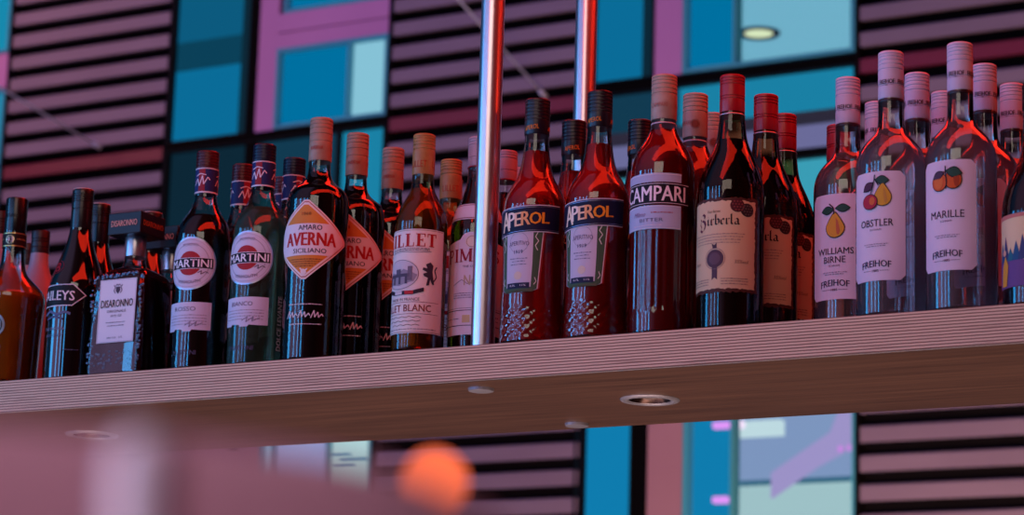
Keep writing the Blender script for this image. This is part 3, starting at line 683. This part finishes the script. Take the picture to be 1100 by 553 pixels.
# --- 13. bottle cut by the right edge
rt, R = bottle('herb_liqueur_bottle', [(.0375, 0), (.0398, .003), (.0402, .012), (.0402, .095), (.040, .115), (.0365, .137), (.030, .153), (.0235, .165), (.018, .18), (.0155, .2), (.0148, .235)],
               liquid('herb_liqueur', '#4a0a0c', .8), .185)
screw_cap(rt, .232, .262, .0158, mat('black_foil', '#0c090b'), (.4, .6, .8))
a = Art().rect(-.054, .054, .030, .113, '#d8c49a')
a.poly([(-.054, .030), (.054, .030), (.054, .060), (.02, .066), (-.01, .058), (-.03, .070), (-.054, .062)], '#6a4a86', 1)
for i in range(12):
    u = -.046+i*.0082; h = .022+.008*math.sin(i*2.1); c = ('#25507a', '#37406e', '#2a6a7c')[i % 3]
    a.poly([(u-.006, .060), (u+.006, .060), (u+.003, .060+h*.55), (u, .060+h)], c, 2)
a.poly(ell(.012, .062, .021), '#2d7f92', 3).poly(ell(.012, .062, .0165), '#8fb9c4', 4).stroke([(0, .058), (.006, .066), (.012, .058), (.018, .067), (.024, .06)], .0015, '#25406a', 5, part='front_label')
a.poly([(-.046, .032), (-.036, .032), (-.033, .055), (-.038, .066), (-.044, .055)], '#cf9c3c', 4).poly(ell(-.0395, .070, .0035), '#d8a68c', 5)
a.poly([(-.054, .108), (.0, .109), (.02, .104), (.054, .11), (.054, .113), (-.054, .113)], '#b8746a', 1)
a.build(rt, R)
place(rt, [(-.8965, .05, 12, 'dark red bottle with colourful tree picture label at the right edge')], 'bottle', 'h')

# ------------------------------------------------------------------ shelf, poles, downlights
SX0, SX1, SD, ST = -4.2, .5, .372, .0444
ply = mat('plywood_edge', '#b98f86', .62, spec=.25); nt = ply.node_tree; b = nt.nodes['Principled BSDF']; L = nt.links.new
tc = nt.nodes.new('ShaderNodeTexCoord'); mp = nt.nodes.new('ShaderNodeMapping'); mp.inputs['Scale'].default_value = (2.2, 1, 1)
wv = nt.nodes.new('ShaderNodeTexWave'); wv.wave_type = 'BANDS'; wv.bands_direction = 'Z'; wv.inputs['Scale'].default_value = 88; wv.inputs['Distortion'].default_value = .55; wv.inputs['Detail'].default_value = 2; wv.inputs['Detail Scale'].default_value = .6
rp = nt.nodes.new('ShaderNodeValToRGB'); rp.color_ramp.elements[0].position = .12; rp.color_ramp.elements[1].position = .62
rp.color_ramp.elements[0].color = lin('#806052'); rp.color_ramp.elements[1].color = lin('#dcbea2')
mp2 = nt.nodes.new('ShaderNodeMapping'); mp2.inputs['Scale'].default_value = (9, 1, 420)
n2 = nt.nodes.new('ShaderNodeTexNoise'); n2.inputs['Scale'].default_value = 1; n2.inputs['Detail'].default_value = 3
r2 = nt.nodes.new('ShaderNodeValToRGB'); r2.color_ramp.elements[0].position = .27; r2.color_ramp.elements[0].color = (.42, .36, .35, 1); r2.color_ramp.elements[1].position = .42
mx = nt.nodes.new('ShaderNodeMix'); mx.data_type = 'RGBA'; mx.blend_type = 'MULTIPLY'; mx.inputs[0].default_value = .9
L(tc.outputs['Object'], mp.inputs[0]); L(mp.outputs[0], wv.inputs[0]); L(wv.outputs[1], rp.inputs[0]); L(tc.outputs['Object'], mp2.inputs[0]); L(mp2.outputs[0], n2.inputs[0]); L(n2.outputs[0], r2.inputs[0])
L(rp.outputs[0], mx.inputs[6]); L(r2.outputs[0], mx.inputs[7]); L(mx.outputs[2], b.inputs['Base Color'])
ven = noisy('veneer', '#725444', '#584034', (5, 190, 190), .36, 5, spec=.5)
bm = bmesh.new(); box(bm, SX0, SX1, 0, SD, -ST, 0)
for f in bm.faces: f.material_index = 0 if abs(f.normal.y) > .5 or abs(f.normal.x) > .5 else 1
bmesh.ops.bevel(bm, geom=[e for e in bm.edges if abs((e.verts[0].co-e.verts[1].co).x) > 1], offset=.0012, segments=2, affect='EDGES')
shelf = bm_obj('shelf', bm, [ply, ven])
DL = [(-3.199, .19), (-2.322, .195), (-1.445, .192), (-.568, .192)]
bm = bmesh.new()
for x, y in DL:
    q = bmesh.ops.create_cone(bm, cap_ends=True, segments=40, radius1=.0275, radius2=.0275, depth=.05)['verts']
    for v in q: v.co += Vector((x, y, -ST+.0125))
cut = bm_obj('cutter', bm, ven)
md = shelf.modifiers.new('holes', 'BOOLEAN'); md.object = cut; md.operation = 'DIFFERENCE'; md.solver = 'EXACT'
me = bpy.data.meshes.new_from_object(shelf.evaluated_get(bpy.context.evaluated_depsgraph_get()))
shelf.modifiers.clear(); shelf.data = me; bpy.data.objects.remove(cut)
tag(shelf, 'long plywood shelf with striped layered edge carrying all the bottles', 'shelf')
CH = mat('chrome', '#e4d8e0', .3, 1.); STEEL = mat('brushed_steel', '#a4a4b4', .5, .5)
for i, (x, y) in enumerate(DL[1:3]):
    rt = empty('downlight', (x, y, -ST))
    bm_obj('trim_ring', lathe([(.0265, -.0005), (.0275, -.0022), (.031, -.0034), (.0365, -.0022), (.0375, -.0003)], 48, None, False, False), STEEL, rt, True)
    bm_obj('reflector', lathe([(.0262, -.001), (.022, .006), (.016, .0115), (.012, .0125)], 40, None, True, False), mat('reflector', '#5c4a48', .25, .9), rt, True)
    bm_obj('bulb', lathe([(.003, -.0005), (.0085, .001), (.0115, .006), (.0115, .0118)], 32, None, True), mat('frosted_bulb', '#8c7c78', .4), rt, True)
    tag(rt, ['round recessed downlight under the shelf at the pink left end', 'round steel-ringed downlight under the shelf near the middle'][i], 'downlight', 'downlights under the shelf')
for i, (x, y, lab) in enumerate(((-1.606, .05, 'front chrome pole standing before the arched white label bottle'), (-1.6215, .331, 'rear chrome pole rising behind the navy-capped bottles'))):
    rt = empty('shelf_pole', (x, y, 0))
    bm_obj('tube', lathe([(.0149, .0003), (.0149, .4), (.0149, 1.6)], 48, None, True), CH, rt, True, angle=40)
    bm_obj('end_plate', lathe([(.0135, -ST-.0042), (.0155, -ST-.0036), (.0162, -ST-.0002)], 40, None, True), STEEL, rt, True, angle=40)
    tag(rt, lab, 'pole', 'chrome poles holding the shelf')
bm = bmesh.new(); box(bm, -4.4, .8, -.4, 1.0, 1.6, 1.7); struct(bm_obj('ceiling', bm, noisy('ceiling_paint', '#2a1c24', '#241820', (3, 3, 3), .7)))

# ------------------------------------------------------------------ facade behind (openings scaled about the eye height)
S, EZ, EY = 2.0, -.5917, -2.7052
YW = EY+S*(2.7052+1.8)
def wx(x): return x*S
def wz(z): return EZ+S*(z-EZ)
def wbox(bm, x0, x1, z0, z1, y0, y1, mi=0): box(bm, wx(x0), wx(x1), YW+y0, YW+y1, wz(z0), wz(z1), mi)
SL = [noisy('slat_paint', '#7d7490', '#756c88', (2, 9, 9), .55), mat('maroon_slat', '#6a1438', .5), mat('wall_dark', '#0a0a12', .8, spec=.1)]  # black backing paints in the shade between the slats
tops = [.895+.0525*k for k in range(0, 12)]; lows = [.895-.0546*k for k in range(1, 24)]
def cladding(name, x0, x1):
    bm = bmesh.new()
    for t in tops+lows:
        h = .0302 if t > .5 else .032; mi = 1 if abs(t-.895) < 1e-6 else 0
        zt, zb = wz(t), wz(t-h); d = .03
        pr = [(YW+.055, zb+.012), (YW, zb), (YW, zt-.007), (YW+.009, zt), (YW+.055, zt-.002)]
        a_ = [bm.verts.new((wx(x0)+.012, y, z)) for y, z in pr]; c_ = [bm.verts.new((wx(x1)-.012, y, z)) for y, z in pr]
        n = len(pr)
        for i in range(n): f = bm.faces.new((a_[i], a_[(i+1) % n], c_[(i+1) % n], c_[i])); f.material_index = mi
        for q in (a_, c_): f = bm.faces.new(q); f.material_index = mi
    wbox(bm, x0, x1, -.38, 1.5, .056, .09, 2)
    for e in (x0, x1): box(bm, wx(e)-.008, wx(e)+.008, YW-.004, YW+.05, wz(-.38), wz(1.5), 2)
    return struct(bm_obj(name, bm, SL))
cladding('wall_left', -3.918, -3.455); cladding('wall_middle', -2.876, -2.395); cladding('wall_right', -1.818, .6)
PUR = noisy('lilac_frame_paint', '#b882c8', '#b07ac0', (2, 2, 2), .5); PUR_LOW = noisy('lilac_paint_pink_lit', '#9c7c90', '#947488', (2, 2, 2), .5); ALU = mat('cyan_lit_aluminium', '#3fa4c4', .45, spec=.2); BLK = mat('black_bar', '#050507', .7, spec=.05); DFR = mat('dark_window_frame', '#0a141c', .6, spec=.1)  # light in colour: frames hold cyan window glow, pier paint is lilac lit pinker
def piece(name, rects, m, y0=0., y1=.08, parent=None, st=True):
    bm = bmesh.new()
    for r in rects: wbox(bm, r[0], r[1], r[2], r[3], y0, y1)
    o = bm_obj(name, bm, m, parent)
    return struct(o) if st else o
def frame_rects(x0, x1, z0, z1, t): return [(x0, x0+t, z0, z1), (x1-t, x1, z0, z1), (x0+t, x1-t, z0, z0+t), (x0+t, x1-t, z1-t, z1)]
def window(name, x0, x1, z0, z1, t, panes, mull=(), fm=None):
    w = piece(name, frame_rects(x0, x1, z0, z1, t)+[(m-.003, m+.003, z0+t, z1-t) for m in mull], fm or ALU, -.004, .06)
    for a0, a1, b0, b1, m in panes: piece('window_pane', [(a0, a1, b0, b1)], m, .03, .036, w, False)
    return w
def lit(name, c, s=1.): return emis(name, c, s, .0)
TEAL = lit('lit_teal', '#0a6c98'); DTEAL = lit('lit_dim_teal', '#123a50'); BLUE = lit('lit_blue', '#0070a0'); SKY = lit('lit_sky', '#86c2d6'); CYAN = lit('lit_cyan', '#1a80a4'); NIGHT = lit('lit_night', '#0d2736')  # teal glow stands in for light on alcoves and spandrels
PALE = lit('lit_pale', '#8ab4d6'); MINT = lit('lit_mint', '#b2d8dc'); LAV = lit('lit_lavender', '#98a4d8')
# opening between left and middle cladding
window('window_1', -3.45, -3.238, .90, 1.5, .003, [(-3.447, -3.272, .903, 1.068, TEAL), (-3.447, -3.272, 1.135, 1.5, lit('lit_mid_teal', '#0c5a7e')), (-3.447, -3.272, 1.068, 1.135, lit('lit_shade_teal', '#0b4058')), (-3.272, -3.241, .903, 1.5, NIGHT)], (), DFR)  # alcove's fall-off of light is stepped into the pane colours
window('window_12', -4.3, -3.924, .902, 1.082, .006, [(-4.294, -3.930, .908, 1.076, lit('lit_edge_cyan', '#1888ac'))]); window('window_13', -4.3, -3.924, 1.172, 1.5, .006, [(-4.294, -3.930, 1.178, 1.494, lit('lit_edge_cyan', '#1888ac'))])
piece('wall_edge', [(-4.3, -3.924, 1.086, 1.168)], PUR, 0, .07); piece('window_14', [(-4.3, -3.924, -.38, .898)], lit('lit_edge_dim', '#1c5876'), .03, .06)
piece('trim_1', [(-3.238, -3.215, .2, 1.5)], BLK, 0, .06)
piece('wall_spandrel', [(-3.215, -3.166, .9, 1.5), (-3.166, -2.880, 1.082, 1.117), (-3.166, -2.880, 1.120, 1.162)], PUR, 0, .07)
window('window_2', -3.166, -2.880, .902, 1.082, .008, [(-3.158, -2.981, .91, 1.074, BLUE), (-2.976, -2.888, .91, 1.074, SKY)], (-2.979,))
window('window_3', -3.152, -2.880, 1.162, 1.5, .008, [(-3.144, -2.888, 1.170, 1.492, BLUE)])
piece('trim_2', [(-3.45, -2.880, .884, .899)], BLK, -.008, .06)
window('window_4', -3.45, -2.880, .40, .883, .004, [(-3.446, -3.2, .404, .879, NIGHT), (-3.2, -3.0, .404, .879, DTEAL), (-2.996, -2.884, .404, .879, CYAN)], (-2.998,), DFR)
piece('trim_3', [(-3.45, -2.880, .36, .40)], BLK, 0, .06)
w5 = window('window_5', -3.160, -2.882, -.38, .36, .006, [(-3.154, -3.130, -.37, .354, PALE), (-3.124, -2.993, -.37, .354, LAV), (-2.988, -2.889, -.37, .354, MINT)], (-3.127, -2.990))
piece('window_blind', [(-2.985, -2.94, .182, .187), (-2.965, -2.9, .170, .176), (-2.98, -2.93, .158, .163)], CYAN, .022, .03, w5, False)
piece('wall_pier', [(-3.45, -3.163, -.38, .36)], PUR_LOW, 0, .07)
# opening between middle and right cladding
window('window_6', -2.392, -2.252, .909, 1.5, .004, [(-2.388, -2.285, .913, 1.5, TEAL), (-2.285, -2.256, .913, 1.5, NIGHT)], (), DFR)  # dark right strip puts the alcove's fading light into colour
piece('wall_mullion', [(-2.250, -2.190, .909, 1.5)], PUR, 0, .07)
w7 = window('window_7', -2.188, -1.822, .909, 1.5, .009, [(-2.178, -2.080, .918, 1.49, BLUE)], (-2.076,))
# right-hand pane looks into a lit room with a ceiling lamp
ROOM = [(-2.073, -1.831)]
piece('room_ceiling', [(-2.45, -1.5, 1.087, 1.095)], lit('lit_room_ceiling', '#8ac4da'), .05, 1.9, w7, False)  # ceiling and back wall glow in place of room light
piece('room_back', [(-2.45, -1.5, .85, 1.095)], lit('lit_room_wall', '#7ab2c8'), 1.9, 1.93, w7, False)
piece('window_pane', [(-2.073, -1.831, .918, 1.49)], thin_glass('pane_glass', '#e2f0f2', 1.45, .15), .03, .034, w7, False)
piece('trim_4', [(-2.392, -1.822, .888, .904)], BLK, -.008, .06)
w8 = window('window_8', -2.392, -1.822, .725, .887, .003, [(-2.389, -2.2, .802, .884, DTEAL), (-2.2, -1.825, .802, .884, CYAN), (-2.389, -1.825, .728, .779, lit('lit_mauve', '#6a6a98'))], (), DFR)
piece('trim_5', [(-2.389, -1.825, .779, .802)], mat('slate_bar', '#20303c', .5), .0, .05)
piece('trim_6', [(-2.392, -1.822, .714, .724)], BLK, -.005, .05)
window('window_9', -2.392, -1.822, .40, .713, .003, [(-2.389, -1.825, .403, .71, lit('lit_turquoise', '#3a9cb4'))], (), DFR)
piece('trim_7', [(-2.392, -1.822, .35, .40)], BLK, 0, .05)
window('window_10', -2.410, -2.284, -.38, .35, .004, [(-2.406, -2.288, -.37, .346, lit('lit_azure', '#0f7cae'))], (), DFR)
piece('trim_8', [(-2.284, -2.250, -.38, .35)], BLK, 0, .05)
piece('wall_post', [(-2.250, -2.176, -.38, .35)], PUR_LOW, 0, .07)
w11 = window('window_11', -2.174, -1.822, -.38, .35, .006, [(-2.160, -2.077, -.37, .342, lit('lit_azure', '#0f7cae'))], (-2.165, -2.072))
piece('room_back', [(-2.5, -1.5, -.45, .40)], lit('lit_room_low', '#8aa6d2'), .9, .93, w11, False)  # room surfaces glow by their own colour in place of room light
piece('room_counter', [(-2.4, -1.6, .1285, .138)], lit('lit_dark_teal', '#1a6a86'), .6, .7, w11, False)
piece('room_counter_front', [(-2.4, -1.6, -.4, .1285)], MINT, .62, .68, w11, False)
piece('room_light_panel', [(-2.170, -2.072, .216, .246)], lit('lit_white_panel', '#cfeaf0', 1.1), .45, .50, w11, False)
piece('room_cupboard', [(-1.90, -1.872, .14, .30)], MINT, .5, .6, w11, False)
bm = bmesh.new()
vs = [bm.verts.new((wx(p[0]), YW+.45, wz(p[1]))) for p in ((-2.09, .140), (-1.965, .215), (-1.93, .30), (-1.85, .30), (-1.86, .21), (-1.99, .150), (-2.09, .09))]
f = bm.faces.new(vs); r = bmesh.ops.extrude_face_region(bm, geom=[f]); bmesh.ops.translate(bm, vec=(0, .02, 0), verts=[v for v in r['geom'] if isinstance(v, bmesh.types.BMVert)])
bm_obj('room_reflection', bm, lit('lilac_reflection', '#b0a2dc'), w11)  # diagonal reflection in the glass, built as a glowing lilac panel
piece('window_pane', [(-2.070, -1.829, -.37, .342)], CLEAR, .03, .034, w11, False)
def lampthing(name, x, y, z, r, m, label, kind='sphere'):
    bm = bmesh.new(); bmesh.ops.create_uvsphere(bm, u_segments=20, v_segments=12, radius=r)
    o = bm_obj(name, bm, m, None, True, loc=(x, y, z)); tag(o, label, 'lamp'); return o

CAM = Vector((0, EY, EZ))
FV = Vector((-.48263604, .84818654, .21827056)); RV = Vector((.87196239, .48871649, .02894445)); UV = Vector((.08212213, -.20429335, .97545896))
def at(px, py, d): return CAM+(FV+RV*((px-550)/2822.72)-UV*((py-276.5)/2822.72))*d
lamp = empty('ceiling_lamp', (-4.342, 6.962, wz(1.087)))
bm_obj('trim_ring', lathe([(.060, -.0005), (.062, -.006), (.088, -.008), (.092, -.0005)], 40, None, False, False), mat('lamp_ring', '#2a4650', .4), lamp, True)
bm_obj('lens', lathe([(.004, -.0045), (.060, -.0042), (.061, -.001)], 40, None, True), emis('warm_lens', '#f2e8b8', 1.3), lamp, True)
tag(lamp, 'round ceiling lamp glowing behind the upper right window pane', 'lamp')
def lampthing(name, x, y, z, r, m, label, kind='sphere'):
    bm = bmesh.new(); bmesh.ops.create_uvsphere(bm, u_segments=20, v_segments=12, radius=r)
    o = bm_obj(name, bm, m, None, True, loc=(x, y, z)); tag(o, label, 'lamp'); return o

# ceiling lamp seen through the upper right pane
def ray(px, py):
    Fv = Vector((-.48263604, .84818654, .21827056)); Rv = Vector((.87196239, .48871649, .02894445)); Uv = Vector((.08212213, -.20429335, .97545896))
    return Fv+Rv*((px-550)/2822.72)-Uv*((py-276.5)/2822.72)
CAM = Vector((0, EY, EZ))
cz = wz(1.087)
LX, LY = -4.6245, 7.117
lamp = empty('ceiling_lamp', (0, 0, 0))

MAG = emis('magenta_glow', '#d890ee', 1.1); WHT = emis('white_lamp_glass', '#f4dcf4', 1.5)
def window_glow(px, py, r, m, label, rect=None):
    d = None
    yy = YW+(.016 if rect else .425)
    k = (yy-CAM.y)/((FV+RV*((px-550)/2822.72)-UV*((py-276.5)/2822.72)).y); p = at(px, py, k)
    rt = empty('lamp_or_reflection', p)
    bm = bmesh.new()
    if rect: box(bm, -rect[0], rect[0], -.02, .012, -rect[1], rect[1], 0, .006)  # rect boxes are reflections in the pane, built as glowing solids
    else: bmesh.ops.create_uvsphere(bm, u_segments=20, v_segments=12, radius=r)
    bm_obj('lamp_globe', bm, m, rt, True)
    bm = bmesh.new(); box(bm, -.006, .006, .008, .016 if rect else .045, -.006, .006); bm_obj('bracket', bm, ALU, rt)
    return tag(rt, label, 'lamp', 'lamps in the lower right window')
window_glow(796, 456, .018, WHT, 'bright white lamp just under the shelf edge in the lower window')
window_glow(776, 457, 0, MAG, 'flat magenta reflection beside the white lamp in the lower window', (.035, .013))
window_glow(775, 537, 0, MAG, 'flat magenta reflection near the bottom edge in the lower window', (.032, .013))
window_glow(903, 482, .013, MAG, 'small round magenta lamp, left of the pair by the slatted wall')
window_glow(913, 481, .013, MAG, 'small round magenta lamp touching the right window frame')
# stay cables anchored on the facade
def cable(a, b, k, label):
    a, b = Vector(a), Vector(b); b = a+(b-a)*k
    rt = empty('stay_cable', a); d = b-a
    q = Vector((0, 0, 1)).rotation_difference(d.normalized()); e = q.to_euler()
    bm_obj('wire', lathe([(.005, 0), (.005, d.length*.5), (.005, d.length)], 12, None, True), mat('cable_steel', '#b8c8ff', .5), rt, True, rot=e)
    bm_obj('anchor', lathe([(.004, -.012), (.011, -.01), (.011, .03), (.006, .04)], 16, None, True), mat('cable_steel', '#b8c8ff'), rt, True, rot=e)
    tag(rt, label, 'cable', 'stay cables on the facade')
cable((-7.29, 6.315, 2.4226), (-7.3584, 5.7052, 2.5428), 2.2, 'thin steel cable slanting over the left slatted wall')
cable((-5.002, 6.315, 2.3950), (-5.0587, 5.7052, 2.6277), 2.2, 'thin steel cable passing behind the front chrome pole')

# ------------------------------------------------------------------ blurred foreground on the bar counter
CT = EZ-.16
bm = bmesh.new(); box(bm, -2.2, 1.2, -3.0, -1.6, CT-.04, CT, 0, .004)
tag(bm_obj('bar_counter', bm, noisy('counter_wood', '#4a2c26', '#3a221e', (4, 60, 60), .4)), 'dark wooden bar counter below the camera', 'counter')
p = at(158, 466, .385); h = p.z-CT
rt = empty('white_candle', (p.x, p.y, CT))
bm_obj('wax', lathe([(.0046, 0), (.0050, .003), (.0050, h-.004), (.004, h-.0015), (.0022, h)], 32, None, True), mat('candle_wax', '#e4e8ff', .5), rt, True)
bm_obj('holder', lathe([(.02, 0), (.021, .003), (.008, .006), (.0075, .014), (.0048, .015)], 32, None, True), STEEL, rt, True)
tag(rt, 'blurred white candle standing near the camera at lower left', 'candle')
p = at(467, 518, .92)
rt = empty('table_lamp', (p.x, p.y, CT))
bm = bmesh.new(); bmesh.ops.create_uvsphere(bm, u_segments=32, v_segments=20, radius=.0116)
bm_obj('lamp_globe', bm, emis('orange_globe', '#ff7048', 1.25), rt, True, loc=(0, 0, p.z-CT))
bm_obj('lamp_stem', lathe([(.022, 0), (.022, .004), (.004, .008), (.003, .02), (.003, p.z-CT-.0110)], 24, None, True), mat('lamp_stem', '#5a3038', .4), rt, True)
tag(rt, 'blurred glowing orange globe lamp near the bottom edge', 'lamp')
p = at(-20, 748, .43)
bm = bmesh.new(); bmesh.ops.create_uvsphere(bm, u_segments=64, v_segments=40, radius=1)
hz = p.z-CT
for v in bm.verts:                                   # plump square-cornered cushion, seam round the edge
    q = v.co.copy(); k = (abs(q.x)**4+abs(q.z)**4+abs(q.y)**2.5)**-.27
    v.co = Vector((q.x*k*.090, q.y*k*.022, q.z*k*.0445))
bmesh.ops.rotate(bm, cent=(0, 0, 0), matrix=Matrix.Rotation(math.radians(3.5), 3, 'Y') @ Matrix.Rotation(math.radians(29), 3, 'Z'), verts=bm.verts)
tag(bm_obj('pink_cushion', bm, mat('pink_velvet', '#b08a9c', .9), None, True, loc=p), 'large blurred pink rounded cushion very close at lower left', 'cushion')

# ------------------------------------------------------------------ lights
def area(name, loc, target, sx, sy, col, power, spread=180):
    l = bpy.data.lights.new(name, 'AREA'); l.shape = 'RECTANGLE'; l.size = sx; l.size_y = sy; l.color = lin(col)[:3]; l.energy = power; l.spread = math.radians(spread)
    o = bpy.data.objects.new(name, l); COL.objects.link(o); o.location = loc
    o.rotation_euler = (Vector(target)-Vector(loc)).to_track_quat('-Z', 'Y').to_euler(); return o
area('bar_key_light', (-.9, -2.6, 1.3), (-1.6, 0, .1), 1.6, .8, '#f6e6da', 10)
area('lilac_window_light', (-3.9, -3.1, .4), (-1.7, 0, .12), 2.4, 1.8, '#c4a8e8', 13)
for k, (az, wd) in enumerate(((-100, .22), (-113, .16), (-128, .2), (-150, .55))):
    t = math.radians(az); area('blue_window_light', (-1.7+3*math.cos(t), 3*math.sin(t), .35), (-1.7, 0, .12), wd, 1.7, '#38a4f0', 9*PI*wd*1.7)
area('red_strip_light', (-1.0, -.15, 1.25), (-1.5, .1, .1), 3.2, .42, '#ff2e1a', 22)
area('red_back_light', (-1.6, .95, 1.5), (-1.6, .1, .1), 3.4, .3, '#ff2414', 22)
area('red_side_light', (.9, .35, .55), (-1.2, .1, .15), .3, 1.0, '#ff3a20', 5)
area('foreground_fill', (-.9, -3.3, -.1), (-.3, -2.3, -.6), .5, .4, '#ffd0d8', 1.15, 50)  # unseen lamp added to brighten the blurred cushion and candle
area('underside_fill', (-1.6, -.1, -1.3), (-1.6, .3, 0), 3.0, .5, '#ffd4bc', 11, 110)  # unseen fill added from below to lift the dark shelf underside
area('facade_violet_light', (-6.5, 2.6, 4.2), (-5.6, YW, 1.9), 4., 1., '#9c90d4', 56)
area('facade_rose_light', (-8.6, 4.4, 3.6), (-8.2, YW, 2.9), .6, .6, '#ffa890', 26)
area('facade_pink_light', (-2.6, 3.6, -.6), (-3.9, YW, .6), 1.5, .6, '#ffbc90', 115)
w = bpy.data.worlds.new('World'); SC.world = w; w.use_nodes = True
nt = w.node_tree; L = nt.links.new; bg = nt.nodes['Background']
tc = nt.nodes.new('ShaderNodeTexCoord'); sx = nt.nodes.new('ShaderNodeSeparateXYZ'); at2 = nt.nodes.new('ShaderNodeMath'); at2.operation = 'ARCTAN2'
mr = nt.nodes.new('ShaderNodeMapRange'); mr.inputs['From Min'].default_value = -PI; mr.inputs['From Max'].default_value = PI
rp = nt.nodes.new('ShaderNodeValToRGB')
L(tc.outputs['Generated'], sx.inputs[0]); L(sx.outputs[1], at2.inputs[0]); L(sx.outputs[0], at2.inputs[1]); L(at2.outputs[0], mr.inputs[0]); L(mr.outputs[0], rp.inputs[0]); L(rp.outputs[0], bg.inputs[0])
stops = [(0, '#1c4a78'), (.06, '#3a88c8'), (.10, '#c0a0d4'), (.22, '#c8a4d8'), (.27, '#6a4450'), (.36, '#482428'), (.47, '#6a1a1a'), (.56, '#3a1018'), (.75, '#1c1828'), (1, '#1c4a78')]
cr = rp.color_ramp
while len(cr.elements) < len(stops): cr.elements.new(.5)
for e, (p_, c_) in zip(cr.elements, stops): e.position = p_
for e, (p_, c_) in zip(cr.elements, stops): e.color = lin(c_)
bg.inputs[1].default_value = .42

# ------------------------------------------------------------------ camera
c = bpy.data.cameras.new('Camera'); cam = bpy.data.objects.new('Camera', c); COL.objects.link(cam)
m = Matrix((RV, UV, -FV)).transposed().to_4x4(); m.translation = CAM; cam.matrix_world = m
c.lens = 36*2822.72/1100; c.sensor_width = 36; c.clip_start = .02; c.clip_end = 100
c.dof.use_dof = True; c.dof.focus_distance = 3.2; c.dof.aperture_fstop = 8.0
SC.camera = cam
vs = SC.view_settings; vs.view_transform = 'Standard'; vs.look = 'None'; vs.exposure = 0; vs.gamma = 1; vs.use_curve_mapping = False
SC.cycles.use_denoising = True; SC.cycles.max_bounces = 14; SC.cycles.transparent_max_bounces = 24; SC.cycles.transmission_bounces = 14
SC.cycles.caustics_refractive = False; SC.cycles.sample_clamp_indirect = 4
